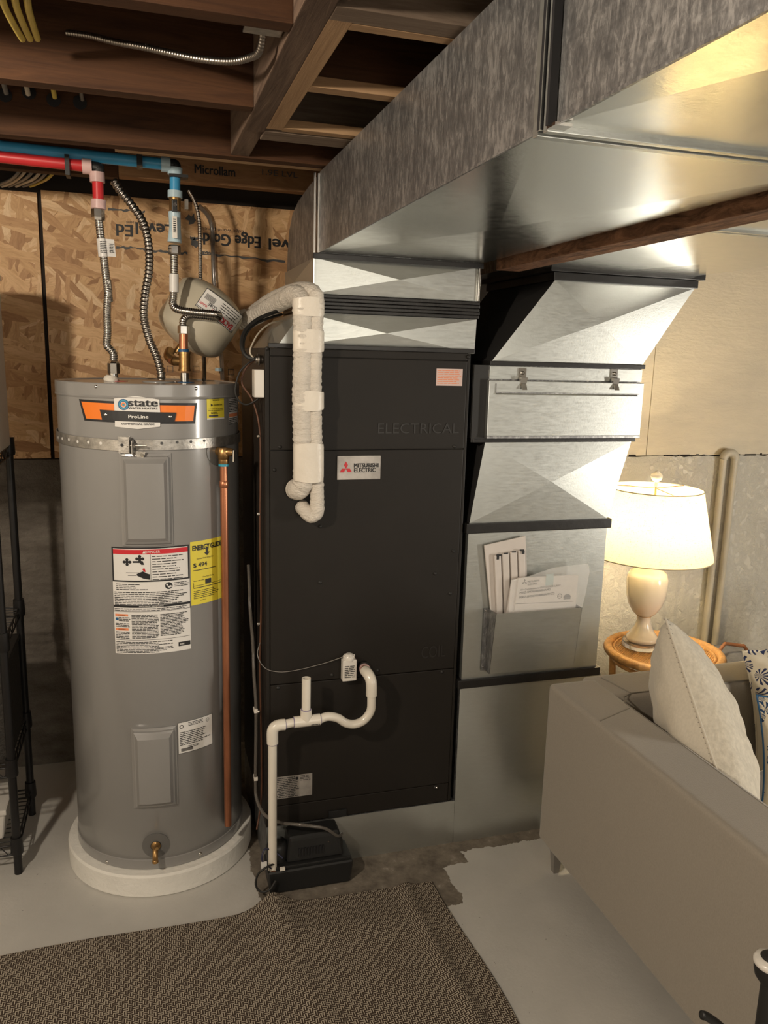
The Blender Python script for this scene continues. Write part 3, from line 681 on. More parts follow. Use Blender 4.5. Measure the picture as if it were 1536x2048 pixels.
d.lines(.008, -.12, .045, -.114, .005, ink, 2, .3, 3); d.lines(.008, -.145, .11, -.172, .0055, ink, 2, .3, 15, .3); d.lines(.03, -.176, .05, -.181, .004, ink, 2, .4, 2)
d.build('energy_label', wh)
# rating plate
d, w, h = sticker(((355, 1446), (425, 1487)), white_paper); d.frame(-w / 2, -h / 2, w / 2, h / 2, .0012, ink, 1)
d.disc(-w * .40, h * .36, .006, ink, 2); d.disc(-w * .40, h * .36, .004, white_paper, 3); d.disc(w * .34, h * .36, .006, ink, 2); d.disc(w * .34, h * .36, .0048, white_paper, 3); d.text('UL', w * .34, h * .36, .005, ink, 4)
d.lines(-w * .22, h * .46, w * .22, h * .32, .0045, ink, 2, .4, 16)
d.lines(-w * .45, h * .2, w * .42, -h * .28, .0058, ink, 2, .4, 17, .3); d.lines(-w * .25, -h * .28, w * .1, -h * .38, .0045, ink, 2, .4, 19)
for k in range(22): d.rect(-w * .42 + k * .0017, -h * .44, -w * .42 + k * .0017 + .0009, -h * .34, ink, 2)
d.build('rating_plate', wh)
# small yellow contractor sticker and white sticker further round
d, w, h = sticker(((413, 794), (448, 837)), yellow_paper)
d.rect(-w / 2, -h / 2, w / 2, -h * .44, white_paper, 1); d.lines(-w * .2, h * .45, w * .25, h * .3, .0045, ink, 2, .5, 20); d.text('CONTRACTOR', w * .1, h * .14, .005, ink, 2, w * .5, .03)
d.poly([(-w * .3, h * .08), (-w * .3, h * .2), (-w * .18, h * .14)], ink, 2); d.lines(-w * .45, h * .0, w * .45, -h * .12, .0045, ink, 2, .3, 21); d.rect(-w * .4, -h * .38, w * .1, -h * .30, dark_text, 2); d.lines(-w * .3, -h * .16, w * .1, -h * .26, .0035, ink, 2, .4, 22)
for i in range(7):
    for j in range(7):
        if random.random() < .0: d.rect(0, 0, 0, 0, ink)
d.build('yellow_sticker', wh)
t0, zt_ = onC(456, 793); d = cdecal(t0, zt_); d.rect(0, -.085, .085, 0, white_paper, 0); d.lines(.003, -.003, .08, -.05, .005, ink, 2, .5, 23); d.rect(.003, -.062, .08, -.052, salmon_ink, 2); d.lines(.003, -.064, .08, -.084, .005, ink, 2, .5, 24); d.frame(0, -.085, .085, 0, .0012, ink, 1); d.build('white_sticker', wh)

# seismic strap
st = thing('seismic_strap', 'perforated galvanised strap clamped round the water heater', 'strap')
def band(th0, th1, fz, hw, r, mat, holes=(), n=60):
    mb = MB(); vs = []; fs = []
    for i in range(n + 1):
        th = th0 + (th1 - th0) * i / n; z = fz(th)
        vs += [hcyl(th, z - hw, r), hcyl(th, z + hw, r), hcyl(th, z + hw, r - .0025), hcyl(th, z - hw, r - .0025)]
    for i in range(n):
        for k in range(4): k2 = (k + 1) % 4; fs.append((4 * i + k, 4 * i + 4 + k, 4 * i + 4 + k2, 4 * i + k2))
    return mb.add(vs, fs, mat)
zs = lambda th: 1.398 - .0 * th
thb, zb_ = onC(262, 886)
bw = .0155
band(-175, thb, lambda th: 1.394 + .006 * math.radians(-th), bw, HR + .006, zinc, n=100).build('strap_band', st)
band(thb + 3, 185, lambda th: 1.398, bw - .001, HR + .006, zinc, n=100).build('strap_band', st)
mb = MB(); th = thb - 8
hol = []
for x, y in ((121, 875), (129, 877), (142, 879), (159, 883), (180, 884), (204, 886)): hol.append((onC(x, y), white_paper))  # left holes whitened: glossy reflection of the jacket put into the colour
for x, y in ((323, 886), (353, 884), (380, 883), (406, 881)): hol.append((onC(x, y), dark_text))
for (t_, z_), m_ in hol:
    t0 = math.radians(t_); mb.add([Vector((HX + (HR + .0066) * sin(t0 + .0042 / HR * cos(k)), HY - (HR + .0066) * cos(t0 + .0042 / HR * cos(k)), z_ + .0042 * sin(k))) for k in [2 * PI * q / 14 for q in range(14)]], [tuple(range(14))], m_)
mb.build('strap_holes', st, kind='stuff')
c = hcyl(thb, 1.398, HR + .01)
mb = MB(); tx = Vector((cos(math.radians(thb)), sin(math.radians(thb)), 0)); no = Vector((sin(math.radians(thb)), -cos(math.radians(thb)), 0)); uz = Vector((0, 0, 1))
def plate(mb, o, a, b, t, mat):
    n = a.cross(b).normalized() * t; mb.add([o, o + a, o + a + b, o + b, o + n, o + a + n, o + a + b + n, o + b + n], [(0, 1, 2, 3), (7, 6, 5, 4), (0, 4, 5, 1), (1, 5, 6, 2), (2, 6, 7, 3), (3, 7, 4, 0)], mat)
plate(mb, c - tx * .032 - uz * .023, tx * .034, uz * .046, .002, zinc)
plate(mb, c + tx * .002 - uz * .022, no * .022, uz * .046, .002, zinc)
plate(mb, c + tx * .010 - uz * .022, no * .024, uz * .036, .002, zinc)
mb.add([c + tx * .008 - uz * .016, c + tx * .042 - uz * .018, c + tx * .036 - uz * .034, c + tx * .02 - uz * .036, c + tx * .008 + no * .003 - uz * .016, c + tx * .042 + no * .003 - uz * .018, c + tx * .036 + no * .003 - uz * .034, c + tx * .02 + no * .003 - uz * .036], [(0, 1, 2, 3), (7, 6, 5, 4), (0, 4, 5, 1), (1, 5, 6, 2), (2, 6, 7, 3), (3, 7, 4, 0)], zinc)
mb.build('clamp_bracket', st)
mb = MB(); b0 = c + no * .012 - tx * .004; mb.tube([b0, b0 + tx * .052], .003, zinc, 10); mb.lathe([(.007, 0), (.007, .006)], b0 + tx * .014, zinc, 6, tx, smooth=False); mb.build('clamp_bolt', st)
MB().lathe([(.004, 0), (.004, .003)], c - tx * .022 + no * .002, ink, 12, no).build('strap_screw', st); mb = MB(); mb.lathe([(.0055, 0), (.0055, .004)], c + tx * .032 - uz * .026 + no * .003, chrome, 6, no, smooth=False); mb.build('strap_screw', st)

# relief valve and copper discharge pipe
rv = thing('relief_valve', 'brass relief valve with long copper discharge pipe on the heater', 'valve')
ax = (hcyl(th_v, 0, 1) - hcyl(th_v, 0, 0)); c = hcyl(th_v, z_v, HR + .003)
vc = c + ax * .035; px_ = vc.x; 
vc = onY(447, 905, vc.y)
mb = MB(); mb.tube([c, vc], .0125, brass, 16); mb.lathe([(.013, -.02), (.0165, -.018), (.0165, .006), (.012, .014)], vc, brass, 20)
mb.lathe([(.014, -.034), (.015, -.032), (.015, -.02)], vc, brass, 20); mb.lathe([(.012, 0), (.012, .016), (.009, .022)], vc + Vector((.006, -.004, .002)), brass, 16, (1, -.35, 0)); mb.build('valve_body', rv)
lv_ = vc + Vector((.03, -.012, -.002)); mb = MB(); plate(mb, lv_ + Vector((-.002, 0, -.024)), Vector((.004, -.002, 0)), Vector((.001, 0, .034)), .009, chrome); mb.build('valve_lever', rv, .001)
MB().tube([vc + Vector((0, 0, -.04)), vc + Vector((0, 0, -.033))], .0155, teal_ink, 18).build('thread_sealant', rv)
pb = onY(457, 1650, vc.y); MB().tube([vc + Vector((0, 0, -.036)), Vector((vc.x, vc.y, pb.z))], .0112, copper, 20).build('copper_pipe', rv)
MB().lathe([(.0112, 0), (.0128, .001), (.0128, .02), (.0112, .021)], (vc.x, vc.y, onY(450, 975, vc.y).z), copper, 20).build('pipe_joint', rv)

# ================================================================== PLUMBING ABOVE THE HEATER
YP = .27
def Yp(pts, Y): return [onY(x, y, Y if not isinstance(Y, (list, tuple)) else Y[i]) for i, (x, y) in enumerate(pts)]
def rpx(px, P): return px / F * (P - CAM).dot(FW)
# hot side
hp = thing('red_water_pipe', 'red plastic hot water pipe with elbow under the joists', 'pipe')
a, b_, b2 = onY(-60, 300, YP), onY(172, 332, YP), onY(190, 336, YP)
MB().tube([Vector((-2.2, YP, a.z + .02)), b_], .0165, red_pex, 20).build('pipe_run', hp)
MB().tube([b_ - Vector((.01, 0, 0)), b_ + Vector((.016, 0, 0))], .0225, clear_pink, 20).build('crimp_ring', hp)
c0 = onY(195, 346, YP); MB().tube(smooth_path([b_ + Vector((.01, 0, 0)), b_ + Vector((.034, 0, -.003)), Vector((c0.x + .002, YP, b_.z - .01)), Vector((c0.x, YP, c0.z - .005))], 5), .0165, black_plastic, 16).build('elbow', hp)
c1 = onY(197, 408, YP); MB().tube([c0, c1], .0155, red_pex, 20).build('pipe_drop', hp)
MB().tube([onY(194, 345, YP), onY(195, 365, YP)], .021, clear_pink, 20).build('crimp_ring', hp)
MB().tube([onY(197, 400, YP), onY(197, 418, YP)], .021, clear_pink, 20).build('crimp_ring', hp)
for x in (135, ): a = onY(x, 320, YP); MB().box((a.x - .006, YP - .026, a.z - .045), (a.x + .006, YP + .03, a.z + .01), black_plastic).build('pipe_clip', hp)
hc = thing('hot_flex_connector', 'corrugated steel connector with white tag on hot side of heater', 'hose')
MB().lathe([(.018, -.018), (.019, -.01), (.019, .012), (.013, .018)], onY(196, 428, YP), chrome, 6, smooth=False).build('nut', hc)
P_ = Yp([(197, 436), (202, 478), (208, 520), (214, 570), (219, 605)], YP)
corr(P_, .0125, .0066, flex_steel).build('hose_corrugated', hc)
MB().tube([onY(214, 560, YP), onY(218, 575, YP), onY(216, 590, YP)], [.0125, .0085, .0125], flex_steel).build('hose_kink', hc)
corr(Yp([(217, 578), (214, 620), (215, 665), (214, 690), (223, 701), (227, 708), (227, 722)], YP), .0125, .0066, flex_steel).build('hose_corrugated', hc)
MB().lathe([(.0175, -.022), (.0175, .008), (.013, .014)], onY(227, 732, YP), chrome, 6, smooth=False).build('nut', hc)
n0 = onY(227, 752, YP); MB().lathe([(.0135, -.02), (.0135, .03)], (n0.x, YP, HT + .0), chrome, 20).build('nipple', hc)
d = Decal(lambda u, v, h: Vector((u, YP - .0145 - h, v))); a, b_ = onY(197, 477, YP), onY(232, 514, YP)
g = MB(); g.tube([onY(203, 478, YP), onY(207, 514, YP)], .0142, white_paper, 16); g.build('tag_sleeve', hc)
a, b_ = onY(214, 478, YP - .01), onY(232, 514, YP - .01)
g = MB(); plate(g, Vector((a.x, YP - .013, b_.z)), Vector((b_.x - a.x, .004, 0)), Vector((-.004, 0, a.z - b_.z)), .0006, white_paper)
g.build('tag_flap', hc)
d = Decal(lambda u, v, h: Vector((u, YP - .0155 - h, v))); d.lines(a.x - .02, a.z - .006, a.x + .0, b_.z + .006, .005, ink, 1, .35, 31); d.lines(a.x + .006, a.z - .012, a.x + .018, b_.z + .01, .0045, ink, 1, .5, 32); d.build('tag_print', hc)
g = MB(); t_ = onY(222, 754, YP); g.lathe([(.022, -.004), (.024, .0), (.021, .008), (.015, .014)], (t_.x, YP - .004, HT), off_white_tape, 9, (.15, 0, 1)); g.build('thread_seal_tape', hc)
tag(MB().lathe([(.030, 0), (.030, .001), (.013, .0015)], (n0.x + .012, YP + .005, HT - .003), red_ink, 30).build('heater_hot_gasket'), 'small red gasket disc round the hot nipple on top of heater', 'gasket')
# conduit
P_ = [onY(226, 360, .33), onY(243, 385, .33), onY(265, 412, .32), onY(286, 445, .31), onY(297, 490, .3), onY(298, 540, .29), onY(290, 590, .28), onY(288, 635, .27), onY(299, 680, .27), onY(314, 715, .26), onY(322, 745, .25), onY(322, 760, .25)]
cdn = thing('metal_conduit', 'thick flexible steel conduit snaking down to centre of heater top', 'conduit')
corr(P_, .0135, .012, conduit_steel, .22).build('conduit_armour', cdn)
MB().lathe([(.05, 0), (.05, .003), (.045, .004)], (P_[-1].x - .005, .25, HT - .003), heater_grey, 32).build('cover_plate', cdn)
# cold side
cp = thing('blue_water_pipe', 'blue plastic cold water pipe with drop and clips', 'pipe')
a = onY(0, 293, YP); b_ = onY(325, 328, YP); MB().tube([Vector((-2.2, YP, a.z + .02)), a, b_], .0165, blue_pex, 20).build('pipe_run', cp)
MB().tube([b_ - Vector((.004, 0, 0)), b_ + Vector((.022, 0, 0))], .022, clear_blue, 20).build('crimp_ring', cp)
c0, c1 = onY(350, 340, YP), onY(350, 386, YP)
MB().tube(smooth_path([b_ + Vector((.02, 0, 0)), Vector((c0.x, YP, b_.z)), c0], 5), .0165, black_plastic, 16).build('elbow', cp)
MB().tube([c0, c1], .0155, blue_pex, 20).build('pipe_drop', cp)
for y in (336, 382): MB().tube([onY(350, y, YP), onY(350, y + 14, YP)], .0215, clear_blue, 20).build('crimp_ring', cp)
a = onY(279, 316, YP); bx('pipe_clip', (a.x - .008, YP - .024, a.z - .026), (a.x + .008, YP + .03, a.z + .02), black_plastic, cp)
a = onY(352, 353, YP); bx('pipe_clip', (a.x - .02, YP - .024, a.z - .005), (a.x + .034, YP + .01, a.z + .003), black_plastic, cp)
bvv = thing('ball_valve', 'blue-sleeved ball valve with white lever tag on cold line', 'valve')
g = MB(); g.tube([onY(350, 395, YP), onY(350, 422, YP)], .017, brass, 16); g.build('valve_body', bvv)
MB().tube([onY(349, 424, YP), onY(350, 455, YP), onY(349, 485, YP)], [.018, .017, .021], clear_blue, 20).build('sleeve', bvv)
a, b_ = onY(344, 432, YP - .03), onY(355, 477, YP - .03); bx('lever', (a.x, YP - .032, b_.z), (b_.x, YP - .027, a.z), white_plastic, bvv, .002)
d = Decal(lambda u, v, h: Vector((u, YP - .032 - h, v))); d.lines(a.x + .003, a.z - .006, b_.x - .003, b_.z + .014, .006, ink, 1, .5, 33); d.build('lever_print', bvv)
a = onY(350, 410, YP - .03); bx('lever_hub', (a.x - .009, YP - .034, a.z - .018), (a.x + .007, YP - .012, a.z + .016), black_plastic, bvv, .003); MB().lathe([(.006, 0), (.006, .004)], (a.x, YP - .034, a.z), chrome, 6, (0, -1, 0), smooth=False).build('lever_nut', bvv)
cc = thing('cold_flex_connector', 'looped corrugated steel connector on cold side of heater', 'hose')
MB().lathe([(.017, -.014), (.0185, -.01), (.0185, .01), (.015, .014)], onY(349, 500, YP), chrome, 6, smooth=False).build('nut', cc)
corr([onY(348, 510, YP), onY(348, 550, YP), onY(347, 590, YP), onY(346, 608, YP - .005), onY(356, 619, YP - .02), onY(385, 624, YP - .035), onY(415, 627, YP - .045), onY(433, 629, YP - .05), onY(437, 633, YP - .02), onY(425, 634, YP + .012), onY(400, 632, YP + .015), onY(378, 631, YP + .012), onY(367, 640, YP + .004), onY(366, 652, YP)], .0125, .0066, flex_steel).build('hose_corrugated', cc)
g = MB(); g.tube([onY(348, 548, YP), onY(348, 584, YP)], .0140, white_paper, 16); g.build('tag_sleeve', cc)
MB().lathe([(.018, -.012), (.018, .01), (.012, .014)], onY(367, 659, YP), chrome, 6, smooth=False).build('nut', cc)
MB().tube([onY(367, 668, YP), onY(367, 702, YP)], .0135, copper, 20).build('copper_stub', cc)
MB().tube([onY(367, 698, YP), onY(367, 704, YP)], .0165, blue_ink, 20).build('thread_sealant', cc)
a, b_ = onY(369, 704, YP), onY(369, 742, YP)
g = MB(); g.tube([a, b_], .0175, brass, 20); g.lathe([(.0195, 0), (.0195, .006)], b_, brass, 20); g.lathe([(.0195, 0), (.0195, .006)], a - Vector((0, 0, .006)), brass, 20)
tm = (a + b_) / 2; te = onY(350, 722, YP + .02); g.tube([tm, te], .0145, brass, 18); g.build('brass_tee', cc)
tl = onY(346, 720, YP + .03); t2_ = onY(338, 700, YP + .09)
MB().tube(smooth_path([te, tl, onY(337, 712, YP + .055), onY(340, 702, YP + .08)], 5), .0155, brass, 18).build('brass_elbow', cc)
MB().tube([onY(347, 722, YP + .02), onY(343, 721, YP + .03)], .0125, copper, 16).build('copper_stub', cc)
MB().lathe([(.0135, 0), (.0135, .03)], (b_.x, YP, HT - .004), chrome, 20).build('nipple', cc)
tag(MB().lathe([(.030, 0), (.030, .001), (.014, .002)], (b_.x, YP, HT - .003), blue_ink, 30).build('heater_cold_gasket'), 'small blue gasket disc round the cold nipple on top of heater', 'gasket')
# expansion tank
YT = .42; et = thing('expansion_tank', 'tilted beige expansion tank with white label above the heater', 'tank')
A = onY(363, 692, YT); B = onY(440, 580, YT); axd = (B - A).normalized(); Lt = (B - A).length; R_t = .118
prof = []
for k in range(9): a = PI / 2 * k / 8; prof.append((max(.001, (R_t) * sin(a)), .055 * (1 - cos(a))))
prof += [(R_t, Lt * .46), (R_t + .0015, Lt * .5), (R_t, Lt * .54)]
for k in range(1, 9): a = PI / 2 * k / 8; prof.append((max(.001, R_t * cos(a)), Lt - .055 * (1 - sin(a))))
MB().lathe(prof, A, tank_beige, 64, axd).build('tank_shell', et)
MB().tube([A + axd * .01, A - axd * .03], .013, brass, 14).build('tank_neck', et)
# label on the tank side facing the camera
side = axd.cross(Vector((0, -1, 0))).normalized(); fr = side.cross(axd).normalized()
if fr.y > 0: fr = -fr
side = fr.cross(axd).normalized()
rl = side if side.x > 0 else -side
def tfn(u, v, h): a = u / R_t + .30; return A + axd * v + (fr * cos(a) + rl * sin(a)) * (R_t + .001 + h)
d = Decal(tfn, .01)
def tlab(): pass
d.rect(-.075, Lt * .56, .085, Lt * .86, white_paper, 0); d.frame(-.075, Lt * .56, .085, Lt * .86, .002, ink, 1)
d.rect(-.072, Lt * .56 + .004, .082, Lt * .56 + .006, ink, 2)
d.text('BACKSTOP', .018, Lt * .62, .024, red_ink, 2, .10, .03, rot=PI); d.text('CORE', -.03, Lt * .69, .015, ink, 2, .03, .02, rot=PI); d.text('12-A10TC', -.058, Lt * .64, .010, red_ink, 2, .028, .03, rot=PI)
d.lines(-.01, Lt * .68, .075, Lt * .83, .008, ink, 2, .3, 41)
for k in range(14): d.rect(-.065 + k * .0025, Lt * .72, -.065 + k * .0025 + .0012, Lt * .80, ink, 2)
d.build('tank_label', et)
# thin conduit and clear tube behind the tank
tc = thing('thin_conduit', 'thin dark armoured cable running behind the expansion tank', 'conduit')
corr([onY(377, 380, .6), onY(390, 405, .6), onY(398, 440, .6), onY(400, 490, .6), onY(401, 560, .6), onY(404, 640, .56), onY(408, 725, .45), onY(408, 760, .36)], .0075, .008, conduit_steel, .2, 10).build('cable_armour', tc)
ct = thing('clear_drain_tube', 'clear plastic tube stapled to the strand board wall', 'tube')
MB().tube(smooth_path([onY(398, 412, .87), onY(415, 430, .89), onY(424, 455, .9), onY(426, 500, .9), onY(428, 560, .9), onY(436, 640, .9), onY(442, 700, .88), onY(445, 760, .88)], 6), .0085, clear_tube, 12).build('tube_wall', ct)
a = onY(437, 742, .88); MB().lathe([(.014, 0), (.014, .012)], (a.x, .875, a.z), clear_blue, 14).build('tube_clip', ct)
a = onY(373, 408, .88); tag(bx('cable_staple', (a.x - .007, .88, a.z - .018), (a.x + .007, .917, a.z + .018), white_plastic, None, .003, ), 'tiny white plastic cable staple on strand board top edge', 'staple')

# ================================================================== AIR HANDLER
UW, UD, U0, U1 = .636, .55, .163, 1.674
ah = thing('air_handler', 'tall black metal air handler cabinet with maker badge', 'air handler')
bx('cabinet', (0, .012, U0), (UW, UD, U1), unit_side, ah, .003)
def fpanel(name, x0, x1, z0, z1, yf=0.0, **kw): return bx(name, (x0, yf, z0), (x1, .0125, z1), unit_black, ah, .0025, **kw)
fpanel('corner_post', 0, .0135, U0, U1, .002); fpanel('corner_post', .6265, UW, U0, U1, .002)
fpanel('top_rail', .0145, .6255, 1.652, U1, .002)
pe = fpanel('electrical_panel', .0145, .6255, 1.380, 1.6505, 0)
pc_ = fpanel('coil_panel', .0145, .6255, .648, 1.3775, 0)
pd = fpanel('blower_panel', .0145, .6255, .232, .6455, 0)
fpanel('bottom_rail', .0145, .6255, U0, .2295, .002)
fdec = lambda Y=0.0: Decal(lambda u, v, h: Vector((u, Y - h, v)), .5)
emb = M('embossed_black', (.017, .0145, .0125), .42, 0, .1, 6)
def emboss(t, x0, y0, x1, y1, par):
    a, b = onY(x0, y0, 0), onY(x1, y1, 0); d = fdec(); d.text(t, (a.x + b.x) / 2, (a.z + b.z) / 2, abs(a.z - b.z) * 1.38, emb, 1, abs(b.x - a.x))
    o = d.build('embossed_lettering', par)
    sm_ = o.modifiers.new('s', 'SOLIDIFY'); sm_.thickness = .0014; sm_.offset = 0
emboss('ELECTRICAL', 756, 846, 917, 867, pe); emboss('COIL', 843, 1293, 890, 1313, pc_)
def uscrew(x, y, r=.0045, Y=0, par=ah, m_=black_rubber):
    a = onY(x, y, Y); MB().lathe([(r * 1.3, 0), (r * 1.3, .001), (r, .0015), (r * .8, .004), (.0004, .004)], (a.x, Y, a.z), m_, 12, (0, -1, 0)).build('screw', par)
for x, y in ((560, 894), (909, 893), (549, 940), (584, 997), (907, 1102), (870, 1147), (640, 1165), (664, 1350), (640, 1053), (900, 1187), (534, 697), (937, 714), (556, 1376), (884, 1344), (756, 1341)): uscrew(x, y)
uscrew(871, 1575, .006); uscrew(873, 1575, .003, -.005, m_=chrome)
# badge
a, b = onY(674, 912, 0), onY(760, 958, 0); g = bx('maker_badge', (a.x, -.003, b.z), (b.x, -.0003, a.z), silver_label, ah, .002)
d = fdec(-.003); W_, H_ = b.x - a.x, a.z - b.z; cx, cz = a.x + W_ * .2, b.z + H_ * .50; s_ = .0165
def rhomb(d, cx, cz, ang, s, mat):
    p = [(0, 0), (s * .5, s * .866), (0, s * 1.732), (-s * .5, s * .866)]
    d.poly([(cx + x * cos(ang) - y * sin(ang), cz + x * sin(ang) + y * cos(ang)) for x, y in p], mat, 1)
for k in range(3): rhomb(d, cx, cz - .002, k * 2 * PI / 3, .0125, red_ink)
d.text('MITSUBISHI', a.x + W_ * .665, b.z + H_ * .60, .0175, ink, 1, W_ * .56, .03); d.text('ELECTRIC', a.x + W_ * .635, b.z + H_ * .40, .0175, ink, 1, W_ * .49, .03)
d.build('badge_lettering', g)
a, b = onY(873, 737, 0), onY(924, 772, 0); d = fdec(); d.rect(a.x, b.z, b.x, a.z, pink_paper, 0); d.lines(a.x + .004, a.z - .003, b.x - .004, b.z + .004, .0055, salmon_ink, 1, .4, 51, .2); d.build('pink_notice', ah)
a, b = onY(535, 1557, 0), onY(624, 1589, 0); d = fdec(); d.rect(a.x + .012, b.z, b.x, a.z, silver_label, 0); d.lines(a.x + .016, a.z - .003, b.x - .04, b.z + .004, .006, ink, 1, .4, 52, .2); d.disc(b.x - .05, a.z - .012, .005, ink, 1); d.lines(b.x - .04, a.z - .003, b.x - .006, a.z - .022, .005, ink, 1, .4, 53); d.text('Lennar', a.x + .045, a.z - .007, .008, ink, 2, .03) if 0 else None; d.build('rating_label', ah)
# controller box and bushing on the left side
a, b = onX(511, 740, -.0), onX(524, 795, 0)
bx('relay_box', (-.030, .004, onY(517, 795, .01).z), (-.001, .055, onY(517, 739, .01).z), white_plastic, ah, .003, label='white relay box on the cabinet side')
bz = onY(517, 719, .03).z; g = MB(); g.lathe([(.012, 0), (.012, .008), (.017, .009), (.017, .014), (.012, .015), (.012, .022)], (-.002, .035, bz), conduit_steel, 18, (-1, 0, 0)); g.build('cable_bushing', ah)

# cables on the left side
def cable(name, pts, r, mat, label, cat='cable', group=None, sg=8):
    o = MB().tube(smooth_path(pts, 6), r, mat, sg).build(name); tag(o, label, cat, group); return o
bsh = Vector((-.024, .035, bz))
cable('black_control_cable', [bsh, Vector((-.05, .045, bz + .012)), Vector((-.058, .07, bz + .045)), Vector((-.04, .11, bz + .085)), Vector((.0, .15, bz + .118)), Vector((.05, .18, bz + .14)), Vector((.09, .25, bz + .155))], .0058, black_rubber, 'thick black cable arching from bushing up towards the white line set')
cable('black_control_cable', [bsh, Vector((-.046, .04, bz + .006)), Vector((-.054, .06, bz + .03)), Vector((-.042, .10, bz + .07)), Vector((-.005, .15, bz + .105)), Vector((.05, .19, bz + .128)), Vector((.09, .25, bz + .14))], .004, black_rubber, 'thinner black cable arching just inside the thick one above bushing')
cable('white_control_cable', [bsh, Vector((-.038, .035, bz + .02)), Vector((-.026, .05, bz + .05)), Vector((.0, .09, bz + .082)), Vector((.04, .14, bz + .108)), Vector((.09, .22, bz + .12))], .0025, white_cable, 'thin pale cable rising behind the two black control cables')
cable('black_loop_cable', [bsh, Vector((-.045, .03, bz - .012)), Vector((-.07, .03, bz - .04)), Vector((-.082, .03, bz - .09)), Vector((-.07, .03, bz - .12)), Vector((-.048, .03, bz - .13)), Vector((-.02, .025, bz - .115)), Vector((-.014, .02, bz - .105))], .0026, black_rubber, 'thin black cable looping from bushing down to white relay box')
cable('thermostat_wire', [onX(513, 720, -.012) * 0 + bsh, Vector((-.05, .05, bz - .03)), Vector((-.06, .05, bz - .07)), Vector((-.03, .04, bz - .12)), Vector((-.012, .03, bz - .2)), Vector((-.010, .03, 1.30)), Vector((-.012, .03, 1.12)), Vector((-.009, .03, .9)), Vector((-.014, .03, .7)), Vector((-.010, .03, .45)), Vector((-.012, .025, .25)), Vector((-.03, .0, .16))], .003, copper_wire, 'brown wire running down the left side of the air handler', 'wire')
cable('float_switch_wire', [Vector((-.012, .03, .78)), onY(515, 1310, -.006), onY(530, 1336, -.006), onY(560, 1344, -.005), onY(600, 1339, -.005), onY(650, 1326, -.008), onY(688, 1313, -.012)], .0012, grey_cable, 'thin grey twisted wire crossing front panel to the float switch', 'wire')
tubp = [onY(500, 1215, .06), onY(506, 1290, .05), onY(508, 1350, .03), onY(512, 1420, .02), onY(511, 1560, .015), onY(514, 1600, -.0), onY(530, 1630, -.03), onY(560, 1645, -.06), onY(605, 1650, -.10), onY(650, 1657, -.11), onY(675, 1672, -.10), Vector((.232, -.075, .15)), Vector((.232, -.055, .138))]
cable('discharge_tube', [onY(497, 1130, .12), onY(499, 1180, .08)] + tubp, .0052, clear_tube, 'clear vinyl discharge tube from the pump up the cabinet side', 'tube')
for y in (872, 1028, 1248, 1423): uscrew(517, y, .004, .0, m_=chrome)
for y, k in ((1420, 0), (1555, 1)):
    a = onY(511, y, .02); tag(bx('tube_clip', (a.x - .006, .008, a.z - .006), (a.x + .006, .034, a.z + .006), white_plastic, None, .002), ['small white clip holding clear tube beside the pipe elbow', 'small white clip holding clear tube near the rating label'][k], 'clip')

# insulated line set
ls = thing('insulated_line_set', 'pair of white insulated refrigerant pipes bent down the unit front', 'pipe')
def Lp(pts): return smooth_path([onY(x, y, Y) for x, y, Y in pts], 8)
def noisy(path, r, seed, amp=.07, step=.0045):
    p = resample(path, step); rr = random.Random(seed); return p, [r * (1 + rr.uniform(-amp, amp) * .6 + amp * .45 * sin(i * 1.57)) for i in range(len(p))]
p, rs = noisy(Lp([(492, 643, .45), (515, 630, .38), (545, 612, .27), (575, 596, .12), (592, 590, .02), (603, 598, -.035), (605, 625, -.055), (606, 700, -.055), (604, 800, -.055), (606, 900, -.05), (608, 955, -.05)]), .028, 1)
MB().tube(p, rs, insul, 24).build('suction_pipe', ls)
p, rs = noisy(Lp([(608, 940, -.05), (606, 965, -.045), (598, 978, -.03), (590, 978, -.002)]), .031, 2); MB().tube(p, rs, insul, 24).build('suction_elbow', ls)
p, rs = noisy(Lp([(500, 628, .50), (540, 600, .34), (580, 583, .14), (612, 578, .0), (632, 590, -.055), (633, 625, -.06), (630, 700, -.06), (629, 800, -.06), (631, 900, -.055), (634, 980, -.05), (634, 1015, -.046)]), .0205, 3)
MB().tube(p, rs, insul, 20).build('liquid_pipe', ls)
p, rs = noisy(Lp([(634, 1000, -.048), (633, 1024, -.045), (622, 1032, -.04), (610, 1020, -.025), (604, 1014, -.002)]), .0215, 4); MB().tube(p, rs, insul, 20).build('liquid_elbow', ls)
def wrap(y0, y1, ex=.006):
    mb = MB(); n = 9; sg = 28; vs = []; fs = []
    for i in range(n + 1):
        y = y0 + (y1 - y0) * i / n; c = onY(617, y, -.057); rx, ry = .0425 + ex * (.1 if i in (0, n) else .35), .0262 + ex * .2
        for k in range(sg):
            a = 2 * PI * k / sg; e = .82; ca, sa = cos(a), sin(a)
            vs.append(c + Vector((rx * math.copysign(abs(ca) ** e, ca), ry * math.copysign(abs(sa) ** e, sa), .002 * sin(3 * a + i))))
    for i in range(n):
        for k in range(sg): fs.append((i * sg + k, i * sg + (k + 1) % sg, (i + 1) * sg + (k + 1) % sg, (i + 1) * sg + k))
    mb.add(vs, fs, insul_tape, True).build('tape_band', ls)
for y0, y1 in ((596, 632), (660, 704), (782, 820), (886, 962)): wrap(y0, y1)
a = onY(489, 640, .46); MB().lathe([(.034, 0), (.036, .01), (.03, .02)], a, insul_tape, 20, (-.9, .4, .3)).build('end_wrap', ls)

